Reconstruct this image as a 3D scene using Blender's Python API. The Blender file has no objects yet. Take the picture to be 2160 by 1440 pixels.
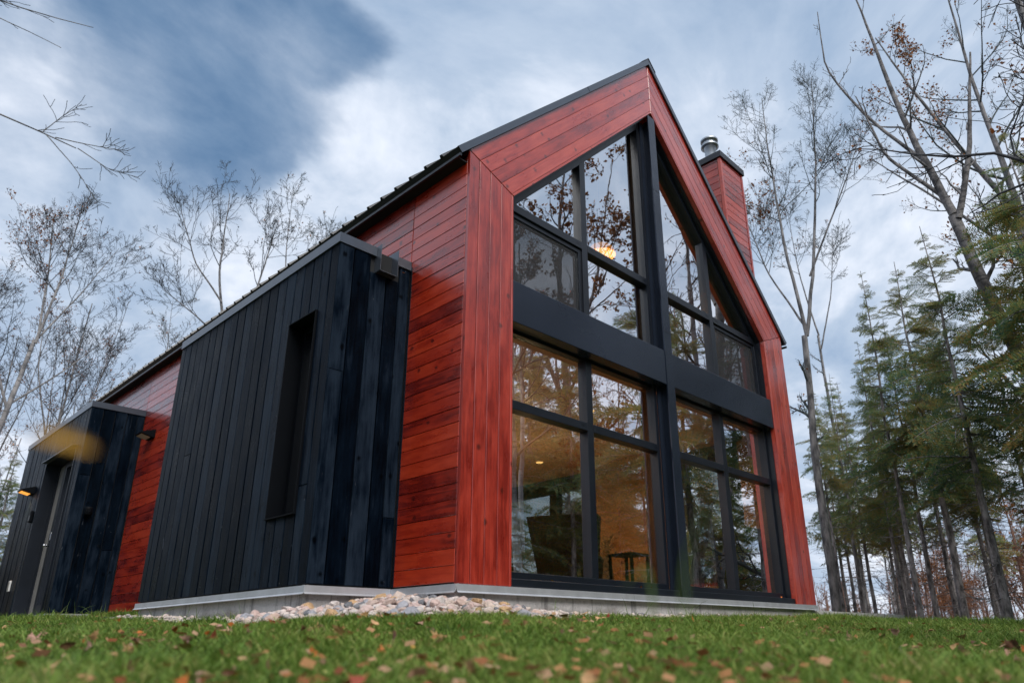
import bpy, math, random
import numpy as np
from mathutils import Vector, Matrix

C = bpy.context.scene.collection
SC = bpy.context.scene
RND = random.Random(7)

# ------------------------------------------------------------------ camera
cam_d = bpy.data.cameras.new('camera')
cam = bpy.data.objects.new('camera', cam_d)
C.objects.link(cam)
CAM = Vector((-3.3248, -4.0208, -0.3696))
YAW, PITCH, ROLL = -0.808, 0.354, -0.009
fw = Vector((-math.sin(YAW) * math.cos(PITCH), math.cos(YAW) * math.cos(PITCH), math.sin(PITCH)))
r0 = Vector((math.cos(YAW), math.sin(YAW), 0))
u0 = r0.cross(fw)
rt = r0 * math.cos(ROLL) + u0 * math.sin(ROLL)
up = u0 * math.cos(ROLL) - r0 * math.sin(ROLL)
m = Matrix.Identity(4)
for i in range(3):
    m[i][0], m[i][1], m[i][2], m[i][3] = rt[i], up[i], -fw[i], CAM[i]
cam.matrix_world = m
cam_d.sensor_width = 36.0
cam_d.lens = 1500.5 / 2160 * 36.0
cam_d.shift_x = -60.7 / 2160
cam_d.shift_y = 72.75 / 2160
cam_d.clip_start = 0.05
cam_d.clip_end = 3000
cam_d.dof.use_dof = True
cam_d.dof.focus_distance = 7.6
cam_d.dof.aperture_fstop = 1.9
SC.camera = cam

# ------------------------------------------------------------------ world, sun, exposure
SUN_POS = Vector((-0.28, -0.66, 0.80)).normalized()
world = bpy.data.worlds.new('World')
SC.world = world
world.use_nodes = True


class NT:
    """small node-graph builder"""
    def __init__(s, nt):
        s.nt = nt
        nt.nodes.clear()

    def n(s, typ, ins=None, **props):
        nd = s.nt.nodes.new(typ)
        for k, v in props.items():
            setattr(nd, k, v)
        for k, v in (ins or {}).items():
            sock = nd.inputs[k]
            if isinstance(v, bpy.types.NodeSocket):
                s.nt.links.new(v, sock)
            else:
                sock.default_value = v
        return nd

    def math(s, op, a, b=0.0, clamp=False):
        return s.n('ShaderNodeMath', {0: a, 1: b}, operation=op, use_clamp=clamp).outputs[0]

    def mix(s, f, a, b, blend='MIX'):
        return s.n('ShaderNodeMix', {0: f, 6: a, 7: b}, data_type='RGBA', blend_type=blend).outputs[2]

    def ramp(s, f, pts, interp='LINEAR'):
        nd = s.n('ShaderNodeValToRGB', {0: f})
        cr = nd.color_ramp
        cr.interpolation = interp
        while len(cr.elements) < len(pts):
            cr.elements.new(0.5)
        for e, (p, c) in zip(cr.elements, pts):
            e.position = p
            e.color = (c, c, c, 1) if not isinstance(c, tuple) else (*c, 1)
        return nd.outputs[0]

    def sstep(s, v, a, b):
        return s.n('ShaderNodeMapRange', {0: v, 1: a, 2: b, 3: 0.0, 4: 1.0}, interpolation_type='SMOOTHSTEP').outputs[0]

    def noise(s, vec, scale, detail=4, rough=0.5, dist=0.0, out=0):
        return s.n('ShaderNodeTexNoise', {'Vector': vec, 'Scale': scale, 'Detail': detail, 'Roughness': rough, 'Distortion': dist}).outputs[out]


def build_world():
    g = NT(world.node_tree)
    sky = g.n('ShaderNodeTexSky', sky_type='NISHITA', sun_disc=False)
    sky.sun_elevation = math.asin(SUN_POS.z)
    sky.sun_rotation = math.atan2(SUN_POS.x, SUN_POS.y)
    sky.air_density, sky.dust_density, sky.ozone_density = 1.0, 0.6, 2.0
    d = g.n('ShaderNodeTexCoord').outputs['Generated']
    sep = g.n('ShaderNodeSeparateXYZ', {0: d})
    den = g.math('ADD', g.math('MAXIMUM', sep.outputs[2], 0.0), 0.30)
    flat = g.n('ShaderNodeCombineXYZ', {0: g.math('DIVIDE', sep.outputs[0], den), 1: g.math('DIVIDE', sep.outputs[1], den), 2: 0.0}).outputs[0]
    n1 = g.noise(flat, 1.35, 10, 0.60, 0.35)
    n2 = g.noise(flat, 3.0, 9, 0.58, 0.5)
    n3 = g.noise(flat, 0.65, 3, 0.5)
    warp = g.n('ShaderNodeVectorMath', {0: g.n('ShaderNodeTexNoise', {'Vector': flat, 'Scale': 2.2, 'Detail': 6, 'Roughness': 0.55}).outputs[1], 1: (0.5, 0.5, 0.5)}, operation='SUBTRACT').outputs[0]
    wd = g.n('ShaderNodeVectorMath', {0: warp, 1: (0.30, 0.30, 0.30)}, operation='MULTIPLY').outputs[0]
    dw = g.n('ShaderNodeVectorMath', {0: g.n('ShaderNodeVectorMath', {0: d, 1: wd}, operation='ADD').outputs[0]}, operation='NORMALIZE').outputs[0]
    hole = None
    # the break in the cloud where the blue shows (directions on the sky)
    for (v, a, b, w) in (((0.196, 0.766, 0.612), 0.9781, 0.9954, 1.00), ((0.260, 0.681, 0.685), 0.9921, 0.9983, 1.00), ((0.266, 0.789, 0.554), 0.9942, 0.9988, 0.95), ((0.099, 0.770, 0.630), 0.9733, 0.9943, 0.75), ((0.032, 0.817, 0.576), 0.9733, 0.9943, 0.60), ((0.131, 0.868, 0.478), 0.9884, 0.9976, 0.40), ((0.209, 0.839, 0.502), 0.9951, 0.9990, 0.50)):
        vv = Vector(v).normalized()
        dt = g.n('ShaderNodeVectorMath', {0: dw, 1: tuple(vv)}, operation='DOT_PRODUCT').outputs['Value']
        k = g.math('MULTIPLY', g.sstep(dt, a, b), w)
        hole = k if hole is None else g.math('MAXIMUM', hole, k)
    cov = g.math('ADD', g.math('MULTIPLY', n1, 0.9), g.math('MULTIPLY', n3, 0.5))
    cov = g.math('ADD', cov, 0.27)
    cov = g.math('SUBTRACT', cov, g.math('MULTIPLY', hole, 0.45))
    alpha = g.sstep(cov, 0.42, 0.86)
    shade = g.math('ADD', g.math('MULTIPLY', n2, 0.55), g.math('MULTIPLY', n1, 0.45))
    ccol = g.ramp(shade, [(0.33, (1.25, 1.85, 2.75)), (0.48, (2.35, 2.85, 3.6)), (0.61, (4.3, 4.55, 5.05))])
    blue = g.mix(1.0, sky.outputs[0], (0.40, 0.45, 0.48, 1), 'MULTIPLY')
    blue = g.mix(0.8, blue, g.ramp(n2, [(0.34, (0.42, 0.92, 1.72)), (0.62, (1.10, 1.70, 2.55))]))
    col = g.mix(alpha, blue, ccol)
    bg = g.n('ShaderNodeBackground', {0: col, 1: 0.1})
    out = g.n('ShaderNodeOutputWorld', {0: bg.outputs[0]})


build_world()
sun_d = bpy.data.lights.new('sun', 'SUN')
sun_d.energy = 1.5
sun_d.angle = math.radians(40)
sun_d.color = (1.0, 0.95, 0.88)
sun = bpy.data.objects.new('sun', sun_d)
sun.rotation_euler = SUN_POS.to_track_quat('Z', 'Y').to_euler()
sun.location = (0, -20, 20)
C.objects.link(sun)
SC.view_settings.view_transform = 'Standard'
SC.view_settings.look = 'None'
SC.view_settings.gamma = 1.0
SC.view_settings.exposure = 1.15
SC.view_settings.use_curve_mapping = False
SC.cycles.max_bounces = 8
SC.cycles.transparent_max_bounces = 24
SC.cycles.sample_clamp_indirect = 4.0


# ------------------------------------------------------------------ helpers
def tag(o, label=None, cat=None, group=None, kind=None):
    if label: o['label'] = label
    if cat: o['category'] = cat
    if group: o['group'] = group
    if kind: o['kind'] = kind
    return o


def empty(name, loc=(0, 0, 0), parent=None):
    o = bpy.data.objects.new(name, None)
    o.empty_display_size = 0.2
    o.location = loc
    C.objects.link(o)
    if parent: o.parent = parent
    return o


def link(name, me, mat=None, parent=None, mw=None):
    o = bpy.data.objects.new(name, me)
    C.objects.link(o)
    if mat is not None and len(me.materials) == 0: me.materials.append(mat)
    if mw is not None: o.matrix_world = mw
    if parent is not None:
        o.parent = parent
        if mw is not None:
            o.matrix_parent_inverse = wm(parent).inverted()
    return o


def wm(o):
    """world matrix from the chain of basis matrices (no depsgraph update needed)"""
    if o.parent:
        return wm(o.parent) @ o.matrix_parent_inverse @ o.matrix_basis
    return o.matrix_basis


def mesh_np(name, V, F, smooth=False, mats=None, mat_idx=None):
    """V (n,3) float, F list of int arrays (m,3) or (m,4)"""
    me = bpy.data.meshes.new(name)
    V = np.asarray(V, np.float32)
    me.vertices.add(len(V))
    me.vertices.foreach_set('co', V.ravel())
    F = [np.asarray(f, np.int32) for f in F if len(f)]
    nl = sum(f.size for f in F); npoly = sum(len(f) for f in F)
    me.loops.add(nl); me.polygons.add(npoly)
    me.loops.foreach_set('vertex_index', np.concatenate([f.ravel() for f in F]))
    starts = []; tot = 0
    for f in F:
        k = f.shape[1]
        starts.append(np.arange(len(f), dtype=np.int32) * k + tot); tot += f.size
    me.polygons.foreach_set('loop_start', np.concatenate(starts))
    if smooth: me.polygons.foreach_set('use_smooth', np.ones(npoly, bool))
    for mt in (mats or []): me.materials.append(mt)
    if mat_idx is not None: me.polygons.foreach_set('material_index', np.asarray(mat_idx, np.int32))
    me.update(calc_edges=True)
    return me


def prism_data(poly, t, ch=0.0):
    """convex ccw polygon in XY, extruded from z=-t to z=0, front edges chamfered by ch"""
    n = len(poly)
    P = [Vector((p[0], p[1])) for p in poly]
    area = sum(P[i].x * P[(i + 1) % n].y - P[(i + 1) % n].x * P[i].y for i in range(n))
    if area < 0: P.reverse()
    V = [(p.x, p.y, -t) for p in P]
    if ch <= 0:
        V += [(p.x, p.y, 0) for p in P]
        rings = 2
    else:
        V += [(p.x, p.y, -ch) for p in P]
        for i in range(n):
            a = (P[i] - P[i - 1]).normalized(); b = (P[(i + 1) % n] - P[i]).normalized()
            na = Vector((-a.y, a.x)); nb = Vector((-b.y, b.x))
            bis = na + nb
            k = ch / max(0.2, bis.dot(na))
            q = P[i] + bis * k
            V.append((q.x, q.y, 0))
        rings = 3
    F = [tuple(range(n - 1, -1, -1)), tuple((rings - 1) * n + i for i in range(n))]
    for r in range(rings - 1):
        for i in range(n):
            j = (i + 1) % n
            F.append((r * n + i, r * n + j, (r + 1) * n + j, (r + 1) * n + i))
    return V, F


def frame_mat(o, ex, ez):
    ex = Vector(ex).normalized(); ez = Vector(ez).normalized(); ey = ez.cross(ex)
    mm = Matrix.Identity(4)
    for i in range(3):
        mm[i][0], mm[i][1], mm[i][2], mm[i][3] = ex[i], ey[i], ez[i], o[i]
    return mm


def prism(name, poly, t, mat, parent, O, ex, ez, ch=0.0):
    """polygon given in the (ex, ez x ex) frame at O, front face towards ez"""
    cx = sum(p[0] for p in poly) / len(poly); cy = sum(p[1] for p in poly) / len(poly)
    V, F = prism_data([(p[0] - cx, p[1] - cy) for p in poly], t, ch)
    me = bpy.data.meshes.new(name); me.from_pydata(V, [], F); me.update()
    mm = frame_mat(O, ex, ez) @ Matrix.Translation((cx, cy, 0))
    return link(name, me, mat, parent, mm)


def box(name, x0, x1, y0, y1, z0, z1, mat, parent=None, ch=0.0):
    ctr = Vector(((x0 + x1) / 2, (y0 + y1) / 2, (z0 + z1) / 2))
    a, b, c = abs(x1 - x0) / 2, abs(y1 - y0) / 2, abs(z1 - z0) / 2
    me = bpy.data.meshes.new(name)
    V, F = box_data(-a, a, -b, b, -c, c)
    me.from_pydata(V, [], F); me.update()
    o = link(name, me, mat, parent, Matrix.Translation(ctr))
    if ch > 0:
        bv = o.modifiers.new('bevel', 'BEVEL'); bv.width = ch; bv.segments = 2
    return o


def box_data(x0, x1, y0, y1, z0, z1):
    V = [(x0, y0, z0), (x1, y0, z0), (x1, y1, z0), (x0, y1, z0), (x0, y0, z1), (x1, y0, z1), (x1, y1, z1), (x0, y1, z1)]
    F = [(3, 2, 1, 0), (4, 5, 6, 7), (0, 1, 5, 4), (1, 2, 6, 5), (2, 3, 7, 6), (3, 0, 4, 7)]
    return V, F


def boxes(name, L, mat, parent=None):
    """several boxes as one mesh"""
    V, F = [], []
    for b in L:
        v, f = box_data(*b); k = len(V)
        V += v; F += [tuple(i + k for i in q) for q in f]
    me = bpy.data.meshes.new(name); me.from_pydata(V, [], F); me.update()
    return link(name, me, mat, parent, Matrix.Identity(4))


def lathe(name, prof, mat, parent, loc, seg=24, axis='Z', smooth=True):
    V, F = [], []
    n = len(prof)
    for i in range(seg):
        a = 2 * math.pi * i / seg
        for r, z in prof: V.append((r * math.cos(a), r * math.sin(a), z))
    for i in range(seg):
        j = (i + 1) % seg
        for k in range(n - 1):
            F.append((i * n + k, j * n + k, j * n + k + 1, i * n + k + 1))
    me = bpy.data.meshes.new(name); me.from_pydata(V, [], F)
    me.polygons.foreach_set('use_smooth', [smooth] * len(F)); me.update()
    mw = Matrix.Translation(loc)
    if axis == 'X': mw = mw @ Matrix.Rotation(math.pi / 2, 4, 'Y')
    if axis == 'Y': mw = mw @ Matrix.Rotation(-math.pi / 2, 4, 'X')
    return link(name, me, mat, parent, mw)


# ------------------------------------------------------------------ materials
def new_mat(name):
    mt = bpy.data.materials.new(name); mt.use_nodes = True
    return mt, NT(mt.node_tree)


def finish(g, bsdf):
    g.n('ShaderNodeOutputMaterial', {0: bsdf})


def plain(name, col, rough=0.5, metal=0.0, spec=0.5, noise=0.0, nscale=3.0, bump=0.0, bscale=60.0):
    mt, g = new_mat(name)
    tc = g.n('ShaderNodeTexCoord').outputs['Object']
    base = (*col, 1)
    if noise:
        n = g.noise(tc, nscale, 5, 0.6)
        dark = tuple(c * (1 - noise) for c in col); lite = tuple(min(1, c * (1 + noise)) for c in col)
        base = g.ramp(n, [(0.3, dark), (0.7, lite)])
    ins = {'Base Color': base, 'Roughness': rough, 'Metallic': metal, 'Specular IOR Level': spec}
    if bump:
        ins['Normal'] = g.n('ShaderNodeBump', {'Height': g.noise(tc, bscale, 3), 'Strength': bump, 'Distance': 0.01}).outputs[0]
    finish(g, g.n('ShaderNodeBsdfPrincipled', ins).outputs[0])
    return mt


def wood(name, c_dark, c_mid, c_lite, rough=0.3, spec=0.5, knots=0.8, scuff=0.0, coat=0.0, saw=0.15, kscale=3.6, var=0.16, tint=(1, 1, 1), ior=1.5):
    """board material: grain runs along each board's own X axis, every board a little different"""
    mt, g = new_mat(name)
    tc = g.n('ShaderNodeTexCoord').outputs['Object']
    rnd = g.n('ShaderNodeObjectInfo').outputs['Random']
    off = g.n('ShaderNodeCombineXYZ', {0: g.math('MULTIPLY', rnd, 37.0), 1: g.math('MULTIPLY', rnd, 91.0), 2: g.math('MULTIPLY', rnd, 53.0)}).outputs[0]
    p = g.n('ShaderNodeVectorMath', {0: tc, 1: off}, operation='ADD').outputs[0]
    st = g.n('ShaderNodeVectorMath', {0: p, 1: (1.0, 14.0, 14.0)}, operation='MULTIPLY').outputs[0]
    grain = g.noise(st, 2.2, 8, 0.62, 0.8)
    blot = g.noise(g.n('ShaderNodeVectorMath', {0: p, 1: (1.0, 2.6, 2.6)}, operation='MULTIPLY').outputs[0], 2.4, 5, 0.6)
    t = g.math('ADD', g.math('MULTIPLY', grain, 0.5), g.math('MULTIPLY', blot, 0.6))
    t = g.math('SUBTRACT', t, 0.02)
    t = g.math('ADD', t, g.math('MULTIPLY', g.math('SUBTRACT', rnd, 0.5), var))
    col = g.ramp(t, [(0.37, c_dark), (0.51, c_mid), (0.70, c_lite)])
    kn = g.n('ShaderNodeTexVoronoi', {'Vector': g.n('ShaderNodeVectorMath', {0: p, 1: (1.0, 1.15, 0.0)}, operation='MULTIPLY').outputs[0], 'Scale': kscale, 'Randomness': 1.0}, feature='F1', voronoi_dimensions='2D')
    kd = g.math('ADD', kn.outputs['Distance'], g.math('MULTIPLY', g.math('SUBTRACT', grain, 0.5), 0.22))
    sel = g.math('GREATER_THAN', g.n('ShaderNodeSeparateColor', {0: kn.outputs['Color']}).outputs[0], 0.58)
    kmask = g.math('MULTIPLY', g.math('MULTIPLY', g.math('SUBTRACT', 1.0, g.sstep(kd, 0.02, 0.12)), sel), knots)
    col = g.mix(kmask, col, (*[c * 0.25 for c in c_dark], 1))
    r = g.math('ADD', rough, g.math('MULTIPLY', g.math('SUBTRACT', blot, 0.5), 0.5))
    if scuff:
        sv = g.n('ShaderNodeVectorMath', {0: p, 1: (1.0, 7.0, 7.0)}, operation='MULTIPLY').outputs[0]
        sn = g.noise(sv, 3.4, 9, 0.72, 1.4)
        sm = g.math('MULTIPLY', g.sstep(sn, 0.635, 0.74), scuff)
        col = g.mix(sm, col, (0.15, 0.165, 0.20, 1))
        sp = g.n('ShaderNodeTexVoronoi', {'Vector': p, 'Scale': 11.0}, feature='F1')
        spk = g.math('MULTIPLY', g.math('LESS_THAN', sp.outputs['Distance'], 0.035),
                     g.math('GREATER_THAN', g.n('ShaderNodeSeparateColor', {0: sp.outputs['Color']}).outputs[1], 0.6))
        col = g.mix(g.math('MULTIPLY', spk, 0.7), col, (0.3, 0.31, 0.34, 1))
    sawn = g.n('ShaderNodeTexWave', {'Vector': p, 'Scale': 40.0, 'Distortion': 3.0, 'Detail': 3.0}, bands_direction='X').outputs[1]
    h = g.math('ADD', g.math('MULTIPLY', grain, 0.8), g.math('MULTIPLY', sawn, saw))
    bp = g.n('ShaderNodeBump', {'Height': h, 'Strength': 0.35, 'Distance': 0.004})
    b = g.n('ShaderNodeBsdfPrincipled', {'Base Color': col, 'Roughness': r, 'Specular IOR Level': spec, 'Normal': bp.outputs[0],
                                         'Coat Weight': coat, 'IOR': ior, 'Specular Tint': (*tint, 1), 'Coat Roughness': 0.16})
    finish(g, b.outputs[0])
    return mt


M = {}
M['red'] = wood('red_stained_cedar', (0.13, 0.007, 0.003), (0.32, 0.021, 0.006), (0.46, 0.043, 0.012), rough=0.30, spec=0.5, coat=0.8, var=0.26)
M['red_trim'] = wood('red_trim_cedar', (0.20, 0.014, 0.009), (0.37, 0.034, 0.019), (0.50, 0.072, 0.042), rough=0.34, spec=0.5, coat=1.0, var=0.20)
M['black'] = wood('black_stained_board', (0.0005, 0.0014, 0.0034), (0.0018, 0.0047, 0.0105), (0.0150, 0.0240, 0.0390), rough=0.34, spec=0.5, knots=0.9, scuff=0.85, saw=1.0, var=0.24, tint=(0.45, 0.72, 1.0), ior=1.11)
M['pine'] = wood('pine_panelling', (0.22, 0.095, 0.03), (0.33, 0.155, 0.052), (0.42, 0.215, 0.08), rough=0.4, knots=0.9)
M['ceiling'] = wood('ceiling_pine', (0.46, 0.30, 0.17), (0.56, 0.38, 0.22), (0.62, 0.44, 0.27), rough=0.5, knots=0.15)
M['dark'] = plain('charcoal_metal', (0.0075, 0.0105, 0.017), 0.36, 0.0, 0.5, 0.25, 2.0, 0.04, 3.0)
M['beam'] = plain('charcoal_sheet_metal', (0.020, 0.028, 0.046), 0.22, 0.3, 0.5, 0.12, 1.5, 0.5, 1.6)
M['edge'] = plain('grey_trim_metal', (0.085, 0.10, 0.125), 0.28, 0.5, 0.5, 0.1, 2.0)
M['galv'] = plain('galvanised_flashing', (0.55, 0.57, 0.61), 0.38, 0.55, 0.5, 0.12, 6.0)
M['steel'] = plain('stainless_flue', (0.45, 0.48, 0.51), 0.38, 0.9, 0.5, 0.1, 8.0)
M['blackout'] = plain('black_building_paper', (0.008, 0.009, 0.011), 0.85)
M['silver'] = plain('brushed_handle', (0.6, 0.6, 0.62), 0.25, 1.0)
M['white'] = plain('white_plastic', (0.7, 0.7, 0.7), 0.4)
M['doorgrey'] = plain('grey_door_paint', (0.21, 0.20, 0.19), 0.45, 0, 0.5, 0.1, 4)
M['fabric'] = plain('dark_wool', (0.022, 0.018, 0.017), 0.9, 0, 0.2, 0.3, 40, 0.3, 200)
M['wicker'] = plain('wicker', (0.20, 0.15, 0.10), 0.8, 0, 0.3, 0.4, 60, 0.6, 90)
M['straw'] = plain('dried_grass', (0.42, 0.28, 0.13), 0.8, 0, 0.2, 0.3, 30)
M['iron'] = plain('black_iron', (0.003, 0.004, 0.006), 0.6, 0, 0.08)
M['brown'] = wood('brown_window_lining', (0.12, 0.07, 0.035), (0.20, 0.12, 0.06), (0.26, 0.16, 0.085), rough=0.5, knots=0.2)
M['floor'] = wood('oak_floor', (0.30, 0.19, 0.10), (0.40, 0.26, 0.14), (0.48, 0.32, 0.18), rough=0.35)


def m_concrete():
    mt, g = new_mat('cast_concrete')
    tc = g.n('ShaderNodeTexCoord').outputs['Object']
    n = g.noise(tc, 2.5, 8, 0.6)
    f = g.noise(tc, 40, 4, 0.6)
    st = g.noise(g.n('ShaderNodeVectorMath', {0: tc, 1: (9, 9, 0.8)}, operation='MULTIPLY').outputs[0], 1.0, 5, 0.6)
    col = g.ramp(g.math('ADD', g.math('MULTIPLY', n, 0.6), g.math('MULTIPLY', f, 0.4)), [(0.3, (0.46, 0.45, 0.455)), (0.7, (0.70, 0.675, 0.675))])
    col = g.mix(g.math('MULTIPLY', g.sstep(st, 0.54, 0.70), 0.75), col, (0.10, 0.10, 0.105, 1))
    sp3 = g.n('ShaderNodeSeparateXYZ', {0: tc})
    fj = g.math('ABSOLUTE', g.math('SUBTRACT', g.math('FRACT', g.math('MULTIPLY', g.math('ADD', sp3.outputs[0], sp3.outputs[1]), 1.64)), 0.5))
    col = g.mix(g.math('MULTIPLY', g.math('LESS_THAN', fj, 0.008), 0.55), col, (0.13, 0.13, 0.135, 1))
    mud = g.math('ADD', g.math('MULTIPLY', sp3.outputs[2], 6.0), g.math('MULTIPLY', n, 1.6))
    col = g.mix(g.math('MULTIPLY', g.math('SUBTRACT', 1.0, g.sstep(mud, -0.35, 0.10)), 0.6), col, (0.17, 0.135, 0.11, 1))
    pit = g.n('ShaderNodeTexVoronoi', {'Vector': tc, 'Scale': 42.0}, feature='F1').outputs['Distance']
    col = g.mix(g.math('MULTIPLY', g.math('LESS_THAN', pit, 0.16), 0.55), col, (0.08, 0.08, 0.085, 1))
    bp = g.n('ShaderNodeBump', {'Height': f, 'Strength': 0.3, 'Distance': 0.01})
    finish(g, g.n('ShaderNodeBsdfPrincipled', {'Base Color': col, 'Roughness': 0.85, 'Normal': bp.outputs[0]}).outputs[0])
    return mt


M['concrete'] = m_concrete()


def m_glass(name, refl, tint):
    mt, g = new_mat(name)
    geo = g.n('ShaderNodeNewGeometry')
    c = g.math('ABSOLUTE', g.n('ShaderNodeVectorMath', {0: geo.outputs['Incoming'], 1: geo.outputs['Normal']}, operation='DOT_PRODUCT').outputs['Value'])
    f = g.math('ADD', g.math('MULTIPLY', g.math('POWER', g.math('SUBTRACT', 1.0, c), 5.0), 1.0 - refl), refl, True)
    wob = g.noise(g.n('ShaderNodeTexCoord').outputs['Object'], 1.7, 2)
    bp = g.n('ShaderNodeBump', {'Height': wob, 'Strength': 0.05, 'Distance': 0.02})
    gl = g.n('ShaderNodeBsdfGlossy', {'Color': (0.93, 0.96, 1.0, 1), 'Roughness': 0.0, 'Normal': bp.outputs[0]})
    tr = g.n('ShaderNodeBsdfTransparent', {'Color': (*tint, 1)})
    finish(g, g.n('ShaderNodeMixShader', {0: f, 1: tr.outputs[0], 2: gl.outputs[0]}).outputs[0])
    return mt


M['glass'] = m_glass('coated_glass', 0.70, (0.86, 0.90, 0.90))
M['clear'] = m_glass('clear_glass', 0.07, (0.9, 0.95, 0.94))


def m_screen():
    mt, g = new_mat('insect_screen_mesh')
    d = g.n('ShaderNodeBsdfPrincipled', {'Base Color': (0.030, 0.034, 0.040, 1), 'Roughness': 0.7})
    tr = g.n('ShaderNodeBsdfTransparent', {'Color': (1, 1, 1, 1)})
    finish(g, g.n('ShaderNodeMixShader', {0: 0.36, 1: tr.outputs[0], 2: d.outputs[0]}).outputs[0])
    return mt


M['screen'] = m_screen()


def m_emit(name, col, s):
    mt, g = new_mat(name)
    finish(g, g.n('ShaderNodeEmission', {0: (*col, 1), 1: s}).outputs[0])
    return mt


M['lamp_glow'] = m_emit('warm_lamp', (1.0, 0.55, 0.16), 1.6)


M['porch_glow'] = m_emit('amber_porch_lamp', (1.0, 0.40, 0.07), 0.55)


def m_shade():
    mt, g = new_mat('amber_lamp_shade')
    b = g.n('ShaderNodeBsdfPrincipled', {'Base Color': (0.75, 0.38, 0.06, 1), 'Roughness': 0.4, 'Emission Color': (1.0, 0.33, 0.015, 1), 'Emission Strength': 0.42})
    finish(g, b.outputs[0])
    return mt


M['shade'] = m_shade()


def m_varied(name, pts, rough=0.6, mode='island', spec=0.3, trans=0.0, nscale=0.7):
    """colour chosen per object / per loose piece / by place"""
    mt, g = new_mat(name)
    if mode == 'island':
        t = g.n('ShaderNodeNewGeometry').outputs['Random Per Island']
    elif mode == 'object':
        t = g.n('ShaderNodeObjectInfo').outputs['Random']
    else:
        pos = g.n('ShaderNodeNewGeometry').outputs['Position']
        nn = g.noise(pos, nscale, 5, 0.65)
        isl = g.n('ShaderNodeNewGeometry').outputs['Random Per Island']
        t = g.math('ADD', g.math('MULTIPLY', nn, 0.7), g.math('MULTIPLY', isl, 0.3))
    col = g.ramp(t, pts)
    b = g.n('ShaderNodeBsdfPrincipled', {'Base Color': col, 'Roughness': rough, 'Specular IOR Level': spec})
    o = b.outputs[0]
    if trans:
        tl = g.n('ShaderNodeBsdfTranslucent', {'Color': col})
        o = g.n('ShaderNodeMixShader', {0: trans, 1: o, 2: tl.outputs[0]}).outputs[0]
    finish(g, o)
    return mt


def m_grass():
    mt, g = new_mat('lawn_blade')
    geo = g.n('ShaderNodeNewGeometry')
    isl = geo.outputs['Random Per Island']
    inst = g.n('ShaderNodeObjectInfo').outputs['Random']
    patch = g.noise(geo.outputs['Position'], 1.5, 4, 0.6)
    t = g.math('ADD', g.math('MULTIPLY', isl, 0.55), g.math('MULTIPLY', g.math('SUBTRACT', patch, 0.5), 0.9))
    t = g.math('ADD', t, g.math('MULTIPLY', inst, 0.35))
    col = g.ramp(t, [(0.05, (0.042, 0.088, 0.014)), (0.34, (0.125, 0.225, 0.032)), (0.60, (0.225, 0.320, 0.062)), (0.82, (0.38, 0.36, 0.12)), (0.98, (0.42, 0.33, 0.17))])
    b = g.n('ShaderNodeBsdfPrincipled', {'Base Color': col, 'Roughness': 0.45, 'Specular IOR Level': 0.22})
    tl = g.n('ShaderNodeBsdfTranslucent', {'Color': col})
    finish(g, g.n('ShaderNodeMixShader', {0: 0.32, 1: b.outputs[0], 2: tl.outputs[0]}).outputs[0])
    return mt


M['grass'] = m_grass()
M['leaf'] = m_varied('fallen_leaf', [(0.0, (0.30, 0.07, 0.018)), (0.25, (0.42, 0.14, 0.04)), (0.5, (0.50, 0.28, 0.14)), (0.75, (0.55, 0.33, 0.22)), (0.9, (0.24, 0.10, 0.06)), (1.0, (0.40, 0.05, 0.04))], 0.6, 'object', 0.3, 0.2)
M['leafbit'] = m_varied('leaf_litter', [(0.0, (0.20, 0.06, 0.02)), (0.5, (0.42, 0.20, 0.08)), (0.85, (0.50, 0.32, 0.20)), (1.0, (0.24, 0.11, 0.06))], 0.7, 'island', 0.3, 0.2)
M['treeleaf'] = m_varied('autumn_tree_leaf', [(0.0, (0.10, 0.035, 0.012)), (0.6, (0.26, 0.09, 0.025)), (1.0, (0.42, 0.19, 0.06))], 0.6, 'island', 0.3, 0.3)
M['bushleaf'] = m_varied('bush_leaf', [(0.0, (0.10, 0.11, 0.03)), (0.6, (0.24, 0.21, 0.05)), (0.9, (0.36, 0.26, 0.07)), (1.0, (0.45, 0.14, 0.03))], 0.6, 'island', 0.3, 0.3)
M['brownleaf'] = m_varied('brown_tree_leaf', [(0.0, (0.09, 0.035, 0.014)), (0.6, (0.20, 0.08, 0.028)), (1.0, (0.30, 0.14, 0.05))], 0.6, 'island', 0.3, 0.3)
M['spruce'] = m_varied('spruce_needles', [(0.28, (0.060, 0.145, 0.100)), (0.43, (0.135, 0.235, 0.098)), (0.53, (0.27, 0.295, 0.095)), (0.66, (0.40, 0.265, 0.085))], 0.55, 'place', 0.4, 0.4, 0.9)
M['stone'] = m_varied('river_stone', [(0.0, (0.50, 0.40, 0.37)), (0.35, (0.62, 0.54, 0.51)), (0.6, (0.55, 0.43, 0.36)), (0.78, (0.66, 0.62, 0.60)), (0.88, (0.20, 0.20, 0.22)), (0.95, (0.13, 0.135, 0.15)), (1.0, (0.48, 0.30, 0.15))], 0.7, 'object', 0.3)
M['stonebit'] = m_varied('river_gravel', [(0.0, (0.50, 0.40, 0.37)), (0.35, (0.62, 0.54, 0.51)), (0.6, (0.50, 0.42, 0.37)), (0.82, (0.50, 0.45, 0.43)), (0.92, (0.20, 0.20, 0.22)), (1.0, (0.14, 0.14, 0.15))], 0.75, 'island', 0.3)


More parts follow.
